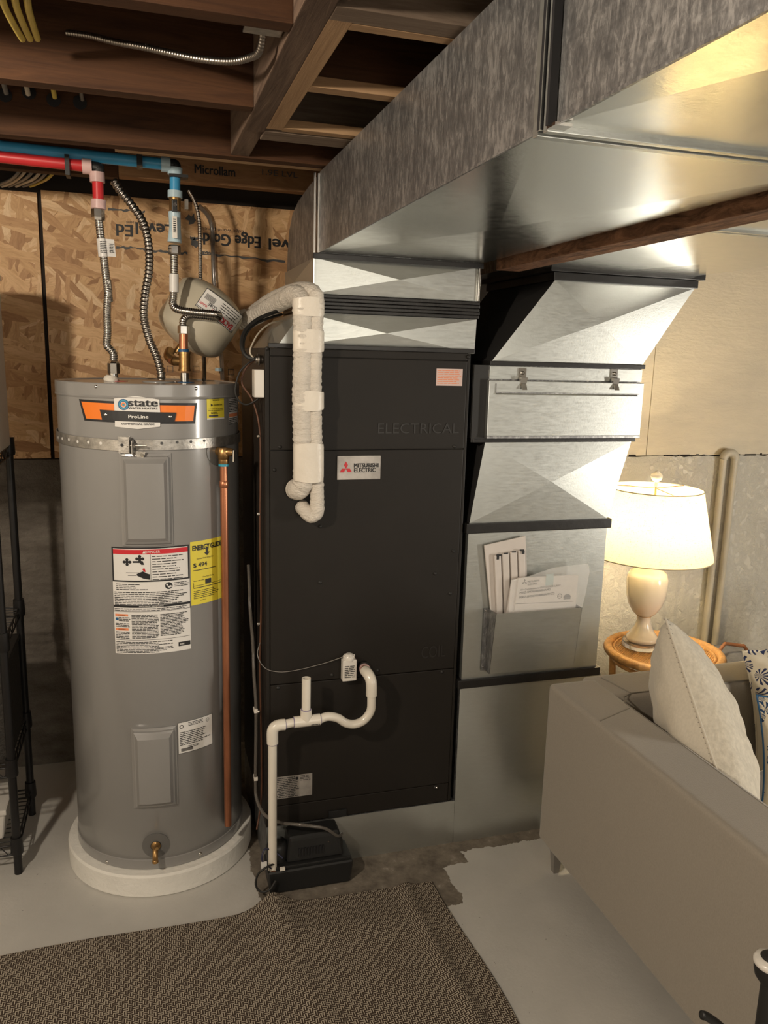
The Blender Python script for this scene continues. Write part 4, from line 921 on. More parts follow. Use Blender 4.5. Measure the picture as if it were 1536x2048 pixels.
# float switch
fs_ = thing('float_switch', 'small white float switch box clipped to black front panel', 'switch')
a, b = onY(686, 1320, -.03), onY(713, 1361, -.03)
bx('switch_body', (a.x, -.030, b.z), (b.x, -.004, a.z - .004), white_plastic, fs_, .003)
g = MB(); cxx = (a.x + b.x) / 2; g.lathe([(.018, 0), (.0185, .008), (.015, .016), (.009, .02)], (cxx, -.016, a.z - .006), white_plastic, 16)
for k in range(8): t = 2 * PI * k / 8; g.box((cxx + .0165 * cos(t) - .0022, -.016 + .014 * sin(t) - .0022, a.z - .004), (cxx + .0165 * cos(t) + .0022, -.016 + .014 * sin(t) + .0022, a.z + .010), white_plastic)
g.build('switch_cap', fs_)
d = fdec(-.030); d.lines(a.x + .006, a.z - .02, b.x - .005, b.z + .008, .006, ink, 1, .4, 61); d.text('SAFE-T', cxx + .002, (a.z + b.z) / 2 + .0, .008, ink, 2, .022, .02) if 0 else None; d.build('switch_print', fs_)

# condensate drain
cdp = thing('condensate_drain', 'white plastic condensate drain trap with vent and long drop', 'pipe')
YD = -.10; r1, r2 = .0134, .0172
top = onY(545, 1484, YD); bot = onY(545, 1743, YD); el = onY(545, 1452, YD)
el = Vector((top.x, YD, el.z)); bot.x = top.x
MB().tube([Vector((top.x, YD, bot.z)), top], r1, pvc, 24).build('drop_pipe', cdp)
hr = onY(570, 1449, YD); hz = hr.z
MB().tube(smooth_path([Vector((top.x, YD, top.z - .004)), Vector((top.x, YD, hz - .02)), Vector((top.x + .006, YD, hz - .006)), Vector((top.x + .02, YD, hz)), Vector((hr.x, YD, hz))], 6), r2, pvc, 24).build('elbow', cdp)
t0_, t1_ = onY(588, 1444, YD), onY(640, 1439, YD)
hz2 = hz + .004
MB().tube([Vector((hr.x - .01, YD, hz)), Vector((t0_.x, YD, hz2))], r1, pvc, 24).build('short_pipe', cdp)
tx_ = onY(612, 1440, YD).x
g = MB(); g.tube([Vector((t0_.x, YD, hz2)), Vector((t1_.x, YD, hz2 + .001))], r2, pvc, 24); ttop = onY(612, 1419, YD).z; g.tube([Vector((tx_, YD, hz2)), Vector((tx_, YD, ttop))], r2, pvc, 24); g.build('tee', cdp)
for c_, d_ in ((Vector((hr.x, YD, hz)), (1, 0, 0)), (Vector((t0_.x - .002, YD, hz2)), (1, 0, 0)), (Vector((t1_.x, YD, hz2 + .001)), (1, 0, 0)), (Vector((tx_, YD, ttop)), (0, 0, 1)), (Vector((top.x, YD, top.z - .007)), (0, 0, 1))):
    MB().lathe([(r1 + .002, 0), (r1 + .002, .002)], c_, M('purple_primer', (.22, .18, .33), .4), 24, d_).build('primer_ring', cdp)
vt = onY(612, 1356, YD).z
g = MB(); g.tube([Vector((tx_, YD, ttop)), Vector((tx_, YD, vt))], r1, pvc, 24, caps=False); g.tube([Vector((tx_, YD, vt - .04)), Vector((tx_, YD, vt))], r1 - .003, pvc, 24, caps=False)
g.lathe([(r1, 0), (r1 - .003, 0)], (tx_, YD, vt), pvc, 24, caps=False); g.lathe([(r1 - .003, 0), (.0005, .0001)], (tx_, YD, vt - .03), dark_text, 24, caps=False); g.build('vent_pipe', cdp)
MB().tube(smooth_path([Vector((t1_.x, YD, hz2 + .001)), onY(655, 1433, YD), onY(675, 1436, YD), onY(692, 1446, YD), onY(710, 1448, YD), onY(728, 1440, YD), onY(741, 1422, YD), onY(743, 1400, YD), onY(743, 1385, YD)], 7), r1, pvc, 24).build('trap_bend', cdp)
MB().tube(smooth_path([onY(743, 1391, YD), onY(743, 1370, YD), onY(741, 1358, YD + .006), onY(736, 1348, YD + .02), onY(731, 1342, YD + .045)], 6), r2, pvc, 24).build('elbow', cdp)
q0, q1 = onY(732, 1343, YD + .04), onY(727, 1335, -.004)
MB().tube([q0, q1], .0125, copper, 20).build('copper_nipple', cdp)
g = MB(); g.lathe([(.0175, 0), (.0175, .012)], (q1.x, -.012, q1.z), clear_pink, 20, (0, -1, 0)); g.lathe([(.0215, 0), (.0215, .012)], (q1.x, -.0, q1.z), black_plastic, 24, (0, -1, 0)); g.build('panel_grommet', cdp)
g = MB(); g.add([Vector((bot.x + .0078 * cos(k), YD - r1 - .0004, bot.z + .009 + .004 * sin(k))) for k in [2 * PI * q / 12 for q in range(12)]], [tuple(range(12))], copper_wire); g.build('drip_hole', cdp)
d = fdec(YD - r2 + .0); d.text('CHARLOTTE', onY(628, 1450, YD - .01).x, onY(628, 1450, YD - .01).z, .004, dark_text, 1, .022, .02) if 0 else d.lines(onY(620, 1450, YD).x, hz2 - .004, onY(638, 1450, YD).x, hz2 - .009, .0045, ink, 1, .5, 3); d.build('pipe_print', cdp)

# condensate pump
cpu = thing('condensate_pump', 'black condensate pump box on floor under the drain pipe', 'pump')
x0, x1, y0, y1, hb = -.012, .262, -.120, -.012, .080
g = MB(); g.hexa([(x0 + .008, y0 + .006, 0), (x1 - .008, y0 + .006, 0), (x1 - .008, y1 - .006, 0), (x0 + .008, y1 - .006, 0), (x0, y0, hb), (x1, y0, hb), (x1, y1, hb), (x0, y1, hb)], black_plastic); g.build('reservoir', cpu, .012, 3)
bx('reservoir_lid', (x0 + .006, y0 + .01, hb - .002), (x1 - .006, y1 - .01, hb + .010), black_plastic, cpu, .004)
hp2 = MB(); hp2.hexa([(.05, -.098, hb + .008), (.235, -.098, hb + .008), (.235, -.014, hb + .008), (.05, -.014, hb + .008), (.060, -.088, hb + .092), (.222, -.088, hb + .092), (.222, -.016, hb + .092), (.060, -.016, hb + .092)], black_plastic); hp2.build('motor_cover', cpu, .014, 3)
g = MB(); g.lathe([(.034, 0), (.034, .045), (.024, .062), (.001, .064)], (.026, -.060, hb + .01), black_plastic, 28); g.build('float_cap', cpu)
for k in range(9): bx('vent_slot', (.088 + k * .0095, -.0985, hb + .026), (.0925 + k * .0095, -.090, hb + .054), ink, cpu)
MB().lathe([(.0025, 0), (.0025, .002)], (.184, -.093, hb + .062), chrome, 10, (0, -1, 0)).build('indicator', cpu)
g = MB(); g.lathe([(.010, 0), (.010, .03), (.007, .031), (.007, .045)], (.232, -.05, hb + .004), black_plastic, 16); g.build('outlet_fitting', cpu)
bx('mounting_bracket', (.205, -.006, .165), (.265, .0, .19), black_plastic, cpu, .001)
bx('power_plug_label', (-.034, -.125, .100), (-.016, -.12, .125), white_paper, cpu)
pc = MB().tube(smooth_path([Vector((.02, -.10, hb + .02)), Vector((-.02, -.13, hb + .03)), Vector((-.045, -.13, hb + .01)), Vector((-.05, -.125, hb - .03)), Vector((-.035, -.13, hb - .05)), Vector((-.01, -.135, hb - .045)), Vector((.01, -.13, hb - .02))], 8), .0032, black_rubber, 8).build('power_cord', cpu)
bx('white_connector', (.024, -.128, .088), (.040, -.118, .096), white_plastic, cpu, .001)
MB().tube(smooth_path([Vector((.0, -.11, hb + .01)), Vector((-.03, -.12, hb + .05)), Vector((-.02, -.11, hb + .08)), Vector((.01, -.1, hb + .06)), Vector((.035, -.11, hb + .04))], 8), .0028, M('navy_cord', (.02, .02, .05), .5), 8).build('alarm_wire', cpu)

# ================================================================== SUPPLY DUCT
sd = thing('supply_duct', 'large galvanised supply duct rising from unit and running to viewer', 'duct')
sx0, sx1 = .158, .668
MB().hexa([(.035, .02, U1), (.655, .02, U1), (.655, .53, U1), (.035, .53, U1), (.11, .02, 1.778), (.658, .02, 1.778), (.658, .53, 1.778), (.11, .53, 1.778)], galv_m, .013).build('lower_plenum', sd)
bx('tape_skirt', (.01, .004, U1 + .0005), (.65, .018, U1 + .014), tape_black, sd, .002)
g = MB()
for k in range(5): g.box((.138 - .002 * (k % 2), .012 - .004 * (k % 2), 1.780 + k * .0102), (.662, .50, 1.789 + k * .0102), tape_black)
g.build('flexible_collar', sd, .002)
MB().hexa([(.144, .02, 1.832), (.658, .02, 1.832), (.658, .50, 1.832), (.144, .50, 1.832), (.144, .02, 1.932), (.658, .02, 1.932), (.658, .50, 1.932), (.144, .50, 1.932)], galv_m, .013).build('upper_plenum', sd)
bx('joint_tape', (.140, .008, 1.928), (.668, .02, 1.944), tape_black, sd, .002)
bx('corner_trim', (.140, .012, 1.832), (.146, .018, 2.16), chrome, sd, .001); bx('corner_trim', (.655, .012, 1.832), (.661, .018, 1.93), chrome, sd, .001)
# elbow with curved heel
prof = [(.02, 1.933), (.54, 1.86), (.543, 1.92), (.53, 2.0), (.50, 2.07), (.44, 2.115), (.34, 2.138), (.18, 2.152), (.02, 2.160)]
g = MB(); n = len(prof); g.add([(sx0, y, z) for y, z in prof] + [(sx1, y, z) for y, z in prof], [tuple(range(n)), tuple(range(2 * n - 1, n - 1, -1))] + [((k + 1) % n, k, n + k, n + (k + 1) % n) for k in range(n)], galv_side); g.build('elbow', sd)
bx('heel_lower', (sx0, .50, 1.80), (sx1, .555, 1.862), galv_side, sd)
def trunk(name, x0, x1, ya, yb, z0, z1, brk, mat_side, par, mat_b=galv_under):
    c = [Vector(p) for p in ((x0, ya, z0), (x1, ya, z0), (x1, yb, z0), (x0, yb, z0), (x0, ya, z1), (x1, ya, z1), (x1, yb, z1), (x0, yb, z1))]
    g = MB(); m_ = (c[0] + c[1] + c[2] + c[3]) / 4 - Vector((0, 0, brk))
    g.add([c[0], c[1], c[2], c[3], m_], [(1, 0, 4), (2, 1, 4), (3, 2, 4), (0, 3, 4)], mat_b)
    g.add(c, [(4, 5, 6, 7), (0, 1, 5, 4), (1, 2, 6, 5), (2, 3, 7, 6), (3, 0, 4, 7)], mat_side)
    return g.build(name, par)
trunk('trunk_section', sx0, sx1, -1.31, .018, 1.9455, 2.163, .010, galv_side, sd)
trunk('trunk_section', sx0 + .006, sx1, -2.75, -1.345, 1.948, 2.163, .010, galv_side, sd)
trunk('trunk_section', sx0 + .006, sx1, -4.2, -2.77, 1.948, 2.163, .010, galv_side, sd)
g = MB(); g.box((sx0 - .003, -1.322, 1.940), (sx1, -1.308, 2.163), galv_m); g.box((sx0 - .006, -1.333, 1.944), (sx1, -1.324, 2.163), ink); g.box((sx0 - .002, -1.347, 1.940), (sx1, -1.335, 2.163), galv_m); g.build('slip_joint', sd, .001)
g = MB(); g.box((sx0 - .007, -1.356, 1.945), (sx0 + .004, -1.350, 2.163), ink); g.box((sx0 - .004, -1.37, 1.942), (sx0 + .02, -1.348, 1.946), chrome); g.build('joint_corner_clip', sd)
bx('bottom_hem', (sx0 - .0015, -1.31, 1.9445), (sx0 + .002, .018, 1.948), galv_side, sd); bx('bottom_hem', (sx0 + .004, -4.2, 1.946), (sx0 + .008, -1.37, 1.950), galv_side, sd)
g = MB(); g.box((sx0 - .006, .010, 1.945), (sx0 - .001, .016, 2.158), chrome); g.box((sx0 - .0065, .0165, 1.945), (sx0 - .001, .0225, 2.158), ink); g.box((sx0 - .006, .023, 1.945), (sx0 - .001, .029, 2.158), chrome); g.build('elbow_seam', sd)

# ================================================================== RETURN DUCT
rd = thing('return_duct', 'galvanised return duct with offset drop beside the black unit', 'duct')
trunk('trunk_section', .80, 1.42, -.78, .55, 1.9455, 2.163, .008, galv_side, rd)
trunk('trunk_section', .80, 1.42, -2.3, -.81, 1.9455, 2.163, .012, galv_side, rd); trunk('trunk_section', .80, 1.42, -4.2, -2.32, 1.9455, 2.163, .012, galv_side, rd)
g = MB(); g.box((.798, -.797, 1.939), (1.423, -.783, 2.163), galv_m); g.box((.797, -.804, 1.942), (1.424, -.799, 2.163), ink); g.box((.798, -.818, 1.939), (1.423, -.806, 2.163), galv_m); g.build('slip_joint', rd)
bx('top_flange', (.885, -.016, 1.932), (1.452, .52, 1.952), tape_black, rd, .002); bx('top_tape', (.900, -.008, 1.906), (1.432, .51, 1.931), tape_black, rd, .002)
a0 = [(.706, 0, 1.652), (1.249, 0, 1.652), (1.249, .50, 1.652), (.706, .50, 1.652)]; a1 = [(.908, 0, 1.907), (1.425, 0, 1.907), (1.425, .5, 1.907), (.908, .5, 1.907)]
def offset_box(name, a0, a1, brk=.012):
    g = MB(); c = [Vector(p) for p in a0 + a1]
    fs = [(0, 1, 5, 4), (1, 2, 6, 5), (2, 3, 7, 6), (3, 0, 4, 7)]; vs = list(c); out = []; outd = []
    for q, f_ in enumerate(fs):
        p = [c[i] for i in f_]; n = (p[2] - p[0]).cross(p[3] - p[1]).normalized(); vs.append(sum(p, Vector()) / 4 + n * brk); k = len(vs) - 1
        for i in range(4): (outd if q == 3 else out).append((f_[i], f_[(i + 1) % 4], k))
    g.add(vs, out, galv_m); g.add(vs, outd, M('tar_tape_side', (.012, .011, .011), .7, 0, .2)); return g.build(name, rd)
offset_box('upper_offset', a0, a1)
bx('seam_strip', (.700, -.006, 1.640), (1.258, .5, 1.654), tape_black, rd, .002)
# filter cabinet
fc = bx('filter_cabinet', (.652, .002, 1.412), (1.249, .5, 1.640), galv_side, rd, .001, label='filter cabinet with latched door')
bx('side_tape', (.648, -.002, 1.40), (.697, .004, 1.640), black_rubber, fc)
bx('top_strip', (.700, -.004, 1.598), (1.249, .002, 1.638), galv_m, fc, .001)
bx('filter_door', (.693, -.020, 1.421), (1.249, -.001, 1.594), galv_m, fc, .002)
g = MB(); g.box((.715, -.024, 1.556), (1.232, -.0205, 1.5585), galv_side); g.box((.715, -.0225, 1.558), (.7175, -.0205, 1.585), galv_side); g.hexa([(.715, -.026, 1.551), (1.225, -.026, 1.551), (1.225, -.020, 1.551), (.715, -.020, 1.551), (.715, -.021, 1.5585), (1.225, -.021, 1.5585), (1.225, -.02, 1.5585), (.715, -.02, 1.5585)], galv_m); g.build('door_grip', fc)
bx('bottom_lip', (.693, -.022, 1.413), (1.249, .0, 1.421), galv_side, fc, .001)
for k, (x, y) in enumerate(((1046, 742), (1230, 744))):
    a = onY(x, y, -.01); g = MB(); g.box((a.x - .013, -.0075, a.z - .022), (a.x + .013, -.0045, a.z + .009), chrome); g.hexa([(a.x - .011, -.02, a.z - .045), (a.x + .008, -.02, a.z - .045), (a.x + .008, -.017, a.z - .045), (a.x - .011, -.017, a.z - .045), (a.x - .011, -.026, a.z - .02), (a.x + .011, -.026, a.z - .02), (a.x + .011, -.006, a.z - .018), (a.x - .011, -.006, a.z - .018)], chrome)
    g.lathe([(.006, 0), (.006, .004), (.003, .004), (.003, .006)], (a.x, -.008, a.z - .006), chrome, 14, (0, -1, 0)); g.hexa([(a.x - .009, -.034, a.z - .058), (a.x + .007, -.034, a.z - .058), (a.x + .007, -.030, a.z - .058), (a.x - .009, -.030, a.z - .058), (a.x - .009, -.024, a.z - .04), (a.x + .007, -.024, a.z - .04), (a.x + .007, -.019, a.z - .04), (a.x - .009, -.019, a.z - .04)], zinc); g.build('latch', fc)
bx('seam_strip', (.655, -.004, 1.399), (1.245, .5, 1.411), tape_black, rd, .002)
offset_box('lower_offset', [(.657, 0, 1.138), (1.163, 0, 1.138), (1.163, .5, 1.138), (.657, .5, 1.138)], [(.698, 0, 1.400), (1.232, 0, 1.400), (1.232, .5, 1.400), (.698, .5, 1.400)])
bx('seam_tape', (.645, -.008, 1.105), (1.178, .50, 1.138), tape_black, rd, .003)
dp = MB().hexa([(.655, .0, .603), (1.166, .0, .603), (1.166, .5, .603), (.655, .5, .603), (.655, 0, 1.106), (1.166, 0, 1.106), (1.166, .5, 1.106), (.655, .5, 1.106)], galv_m, .004).build('drop_panel', rd)
bx('seam_tape', (.640, -.010, .574), (1.178, .50, .604), tape_black, rd, .003)
# base boot: dented sheet
g = MB(); nx_, nz_ = 14, 14; X0, X1, Z0, Z1 = .652, 1.19, .0, .575
def dent(x, z):
    u = (x - X0) / (X1 - X0); v = z / Z1; d = min(u, 1 - u, v, 1 - v)
    return -.012 * min(1, max(0, d) * 3) * (1 if abs(u - .5) > abs(v - .5) else .9) + .006 * sin(6 * u + 5 * v) * min(1, d * 6)
vs = [(X0 + (X1 - X0) * i / nx_, dent(X0 + (X1 - X0) * i / nx_, Z1 * j / nz_), Z0 + (Z1 - Z0) * j / nz_) for j in range(nz_ + 1) for i in range(nx_ + 1)]
g.add(vs, [(j * (nx_ + 1) + i, j * (nx_ + 1) + i + 1, (j + 1) * (nx_ + 1) + i + 1, (j + 1) * (nx_ + 1) + i) for j in range(nz_) for i in range(nx_)], galv_m, True)
g.box((X0, .006, Z0), (X1, .5, Z1), galv_side); g.build('base_boot', rd)
g = MB(); vs = []; fs = []
for i in range(21):
    x = .0 + .651 * i / 20
    for j in range(7): z = .160 * j / 6; vs.append((x, .001 - .006 * sin(PI * j / 6) * (.6 + .4 * sin(x * 9)), z))
for i in range(20):
    for j in range(6): fs.append((i * 7 + j, i * 7 + 7 + j, i * 7 + 8 + j, i * 7 + 1 + j))
g.add(vs, fs, galv_m, True); g.box((0, .006, 0), (.651, .55, .160), galv_side); g.build('base_plenum', rd)
# document pocket
pk = thing('document_pocket', 'galvanised sheet metal pocket screwed to the return drop', 'pocket')
xl, xr = .737, 1.052; zt, zb = .849, .632
g = MB(); t = .0012
def sheet(g, pts, mat, t=.0012):
    p = [Vector(q) for q in pts]; n = (p[1] - p[0]).cross(p[2] - p[0]).normalized() * t; k = len(p)
    g.add(p + [q + n for q in p], [tuple(range(k))[::-1], tuple(range(k, 2 * k))] + [(i, (i + 1) % k, k + (i + 1) % k, k + i) for i in range(k)], mat)
sheet(g, [(xl, -.067, zt), (xr, -.067, zt), (xr, -.040, zb), (xl, -.040, zb)], galv_m)
sheet(g, [(xl, -.0045, zt), (xl, -.067, zt), (xl, -.040, zb), (xl, -.0045, zb)], galv_side); sheet(g, [(xr, -.067, zt), (xr, -.0045, zt), (xr, -.0045, zb), (xr, -.040, zb)], galv_side)
sheet(g, [(xl, -.040, zb), (xr, -.040, zb), (xr, -.0045, zb), (xl, -.0045, zb)], galv_side); g.build('pocket_sheet', pk)
g = MB(); sheet(g, [(xl - .016, -.006, zt), (xl, -.006, zt), (xl, -.006, zb), (xl - .016, -.006, zb)], galv_side); g.build('mounting_flange', pk); g = MB(); sheet(g, [(xr, -.006, zt - .02), (xr + .02, -.006, zt - .02), (xr + .045, -.006, zb), (xr, -.006, zb)], galv_m); g.build('mounting_flange', pk)
for z in (zt - .008, zb + .012): MB().lathe([(.004, 0), (.003, .003)], (xl - .008, -.007, z), chrome, 10, (0, -1, 0)).build('rivet', pk)
# contents
def slab(name, pts, Y0, Y1, mat, parent=None, bevel=.0):
    P = [onY(x, y, Y0) for x, y in pts]; n = len(P); g = MB(); k = [(p.x, Y0, p.z) for p in P] + [(p.x, Y1, p.z) for p in P]
    g.add(k, [tuple(range(n)), tuple(range(2 * n - 1, n - 1, -1))] + [((i + 1) % n, i, n + i, n + (i + 1) % n) for i in range(n)], mat); return g.build(name, parent, bevel)
b1 = thing('strip_package', 'white blister pack of long plastic strips standing in metal pocket', 'package')
slab('backing_card', [(969, 1091), (1051, 1072), (1057, 1215), (984, 1250)], -.016, -.010, strip_white, b1, .001)
for k in range(4):
    x = 989 + k * 16; slab('plastic_strip', [(x, 1112 - k * 3.2), (x + 13, 1109 - k * 3.2), (x + 17, 1245), (x + 6, 1245)], -.028 + .001 * k, -.0165, strip_white, b1, .003)
g = MB()
for (xa, ya, xb2, yb2) in ((993, 1109, 1003, 1112), (994, 1112, 998, 1119), (1040, 1099, 1048, 1102), (1045, 1101, 1049, 1108), (1008, 1106, 1016, 1108), (1024, 1103, 1032, 1105)):
    p, q = onY(xa, ya, -.030), onY(xb2, yb2, -.030); g.box((p.x, -.030, q.z), (q.x, -.0290, p.z), ink)
g.build('strip_print', b1)
b2_ = thing('manual_packet', 'clear bag of printed installation manuals standing in metal pocket', 'booklet')
slab('booklet_cover', [(1037, 1156), (1157, 1150), (1149, 1240), (1026, 1245)], -.044, -.036, booklet, b2_, .001)
slab('booklet_under', [(1024, 1162), (1038, 1157), (1030, 1245), (1010, 1245)], -.040, -.033, strip_white, b2_, .001)
o = slab('plastic_bag', [(1022, 1160), (1060, 1152), (1105, 1136), (1140, 1131), (1176, 1127), (1180, 1142), (1171, 1190), (1158, 1240), (1016, 1246)], -.052, -.050, bag_plastic, b2_, .0008)
d = Decal(lambda u, v, h: Vector((u, -.044 - h, v)))
a = onY(1049, 1164, -.044)
for k in range(3): rhomb(d, a.x, a.z, k * 2 * PI / 3, .0062, ink)
def dt(t, x, y, sz, w, b=.0, rot=.05, sh=0): q = onY(x, y, -.044); d.text(t, q.x, q.z, sz, ink, 1, w, b, rot=rot, shear=sh)
dt('MITSUBISHI', 1067, 1162, .0085, .042, .02); dt('ELECTRIC', 1065, 1168, .0085, .035, .02)
dt('Air-Conditioners OUTDOOR UNIT', 1081, 1175, .0095, .148, .015, .05, .2); dt('MXZ-SM36/48/60NAM2', 1070, 1182, .0105, .112, .03, .05); dt('MXZ-SM36/42/48NAMHZ2', 1074, 1190.5, .0105, .128, .03, .05)
q = onY(1119, 1192, -.044); d.disc(q.x, q.z, .009, dark_text, 1); d.disc(q.x, q.z, .0065, booklet, 2); d.text('ETL', q.x, q.z, .007, dark_text, 3, .009, .02)
q = onY(1134, 1193, -.044); d.poly([(q.x + .014 * cos(PI * k / 12), q.z - .004 + .013 * sin(PI * k / 12)) for k in range(13)], dark_text, 1); d.rect(q.x - .013, q.z - .009, q.x + .013, q.z - .005, dark_text, 1)
p, q = onY(1031, 1208, -.044), onY(1146, 1203, -.044); d.poly([(p.x, p.z), (q.x, q.z), (q.x, q.z + .0014), (p.x, p.z + .0014)], ink, 1)
p, q = onY(1092, 1148, -.044), onY(1106, 1170, -.044); d.rect(p.x, q.z, q.x, p.z, tint_tape, 1.5)
d.build('cover_lettering', b2_)

# ================================================================== LAMP, TABLE, FAR CORNER
TZ, TXc, TYc, TR = .485, 1.71, .345, .237
tb = thing('side_table', 'round woven rattan side table under the lit lamp', 'table')
g = MB(); n = 46
for k in range(n):
    x = -TR * .84 + 2 * TR * .84 * (k + .5) / n; hw = math.sqrt(max(0, (TR * .86) ** 2 - x * x)); a = -.9
    g.tube([Vector((TXc + x * cos(a) - (-hw) * sin(a), TYc + x * sin(a) + (-hw) * cos(a), TZ - .006)), Vector((TXc + x * cos(a) - hw * sin(a), TYc + x * sin(a) + hw * cos(a), TZ - .006))], .0046, rattan, 6)
o = g.build('woven_top', tb); o['kind'] = 'stuff'
MB().lathe([(.001, -.012), (TR * .86, -.012), (TR * .86, -.0115)], (TXc, TYc, TZ), rattan, 48, caps=False).build('top_board', tb)
g = MB(); nn = 150
P_ = [Vector((TXc + (TR - .012) * cos(2 * PI * k / nn), TYc + (TR - .012) * sin(2 * PI * k / nn), TZ - .004)) for k in range(nn + 1)]
g.tube(P_, [.017 + .0016 * (k % 2) for k in range(nn + 1)], rattan, 12); g.build('wrapped_rim', tb)
MB().tube([Vector((TXc + (TR - .037) * cos(2 * PI * k / 80), TYc + (TR - .037) * sin(2 * PI * k / 80), TZ - .001)) for k in range(81)], .006, rattan, 8).build('inner_ring', tb)
for k in range(4):
    a = PI / 4 + k * PI / 2 + .35; MB().tube([Vector((TXc + (TR - .03) * cos(a), TYc + (TR - .03) * sin(a), TZ - .01)), Vector((TXc + (TR - .045) * cos(a), TYc + (TR - .045) * sin(a), .25)), Vector((TXc + (TR - .03) * cos(a), TYc + (TR - .03) * sin(a), 0))], .014, rattan, 12).build('leg', tb)
for z in (.44, .16): MB().tube([Vector((TXc + (TR - .035) * cos(2 * PI * k / 60), TYc + (TR - .035) * sin(2 * PI * k / 60), z)) for k in range(61)], .009, rattan, 8).build('stretcher_ring', tb)
# lamp
LB = onZ(1287, 1297, TZ + .004); LX, LY = LB.x, LB.y + .03
lp = thing('table_lamp', 'lit table lamp with cream urn base and linen shade', 'lamp')
zz = lambda y, x=1290: onY(x, y, LY).z
LX = onY(1291, 1200, LY).x; LX2 = onY(1314, 1050, LY).x
zb0 = TZ + .004
MB().lathe([(.078, 0), (.080, .003), (.080, .022), (.078, .025)], (LX, LY, zb0), acrylic, 48).build('acrylic_plinth', lp)
z1 = zb0 + .026
zt_s, zb_s = zz(977, 1317), zz(1108, 1314)
hb_ = zb_s - z1
sh = [(.046, 0), (.051, .006), (.048, .014), (.036, .03), (.026, .05), (.021, .07), (.021, .085), (.026, .088), (.030, .091), (.038, .10), (.052, .125), (.060, .155), (.063, .19), (.062, .215), (.055, .232), (.040, .245), (.029, .258), (.027, .272), (.031, .286), (.040, .296), (.041, .300), (.001, .300)]
k_ = (hb_ + .012) / .300
MB().lathe([(r * 1.33, h * k_) for r, h in sh], (LX, LY, z1), ceramic, 56, caps=False).build('ceramic_base', lp)
MB().lathe([(.0300, 0), (.0318, .0015), (.0300, .003)], (LX, LY, z1 + .084 * k_), brass, 40, caps=False).build('metal_ring', lp)
MB().tube([Vector((LX, LY, zb_s - .0)), Vector((LX, LY, zt_s + .012))], .004, brass, 10).build('lamp_rod', lp)
rb_ = (onY(1421, 1110, LY).x - onY(1207, 1108, LY).x) / 2 * .955; rt_ = (onY(1400, 976, LY).x - onY(1237, 970, LY).x) / 2 * .955
sxc = (onY(1421, 1110, LY).x + onY(1207, 1108, LY).x) / 2 - .042
g = MB(); g.lathe([(rb_, zb_s - .0), (rt_, zt_s)], (sxc, LY, 0), shade_mat(), 72, caps=False); g.build('lamp_shade', lp)
for r_, z_ in ((rb_, zb_s), (rt_, zt_s)): MB().tube([Vector((sxc + r_ * cos(2 * PI * k / 72), LY + r_ * sin(2 * PI * k / 72), z_)) for k in range(73)], .0022, M('shade_trim', (.55, .47, .33), .8), 6).build('shade_ring', lp)
for k in range(3): a = 2 * PI * k / 3 + .3; MB().tube([Vector((sxc, LY, zt_s + .002)), Vector((sxc + rt_ * cos(a), LY + rt_ * sin(a), zt_s))], .0018, brass, 6).build('shade_spoke', lp)
g = MB(); g.lathe([(.005, 0), (.008, .012), (.005, .018), (.018, .030), (.024, .042), (.022, .054), (.010, .060), (.009, .066), (.001, .069)], (sxc, LY, zt_s + .006), crystal, 28, caps=False); g.build('finial', lp)
em = bpy.data.materials.new('bulb_glow'); em.use_nodes = True; t = em.node_tree; t.nodes.remove(t.nodes['Principled BSDF']); e = t.nodes.new('ShaderNodeEmission'); e.inputs[0].default_value = (1, .80, .50, 1); e.inputs[1].default_value = 60; t.links.new(e.outputs[0], t.nodes['Material Output'].inputs[0])
zbulb = zb_s + (zt_s - zb_s) * .45
MB().lathe([(.012, -.045), (.013, -.03), (.028, -.005), (.031, .01), (.026, .026), (.012, .038), (.001, .041)], (sxc, LY, zbulb), em, 24, caps=False).build('bulb', lp)
light('lamp_bulb_light', 'POINT', (sxc, LY, zbulb + .01), 31, (1, .80, .50), .035)
# painted pipe pair on the wall
pp = thing('painted_pipe_loop', 'pair of cream painted pipes joined by a U bend on wall', 'pipe')
ya = .885; q0 = onY(1447, 918, ya); q1 = onY(1470, 918, ya); q2 = onY(1403, 1330, ya); q3 = onY(1424, 1330, ya)
MB().tube([q0, Vector((q0.x + (q2.x - q0.x), ya, .0))], .0165, pvc_wall, 20).build('pipe', pp); MB().tube([q1, Vector((q1.x + .0, ya, .0))], .0165, pvc_wall, 20).build('pipe', pp)
mid = (q0 + q1) / 2; hw_ = (q1.x - q0.x) / 2
MB().tube([Vector((mid.x - hw_ * cos(PI * k / 12), ya, q0.z + hw_ * .9 * sin(PI * k / 12))) for k in range(13)], .0205, pvc_wall, 20).build('return_bend', pp)
# basket with handle behind the sofa
bk = thing('fabric_basket', 'grey blue fabric basket with wooden handle behind the sofa', 'basket')
YBk = .62; h0, h1, h2, h3 = onY(1434, 1310, YBk), onY(1448, 1288, YBk), onY(1487, 1291, YBk), onY(1496, 1308, YBk)
MB().tube(smooth_path([h0 - Vector((.01, 0, .06)), h0, h1 - Vector((.0, 0, .004)), h1 + Vector((.015, 0, .0)), h2 - Vector((.012, 0, 0)), h2 + Vector((.004, 0, -.004)), h3, h3 - Vector((-.005, 0, .06))], 5), .0085, basket_wood, 10).build('handle', bk)
bm_ = (h0 + h3) / 2; g = MB(); g.lathe([(.10, 0), (.15, .02), (.17, bm_.z * .5), (.16, bm_.z - .05), (.15, bm_.z - .03), (.12, bm_.z - .02), (.06, bm_.z + .006), (.001, bm_.z + .0)], (bm_.x + .05, YBk + .05, 0), cloth_blue, 28); o = g.build('basket_body', bk)

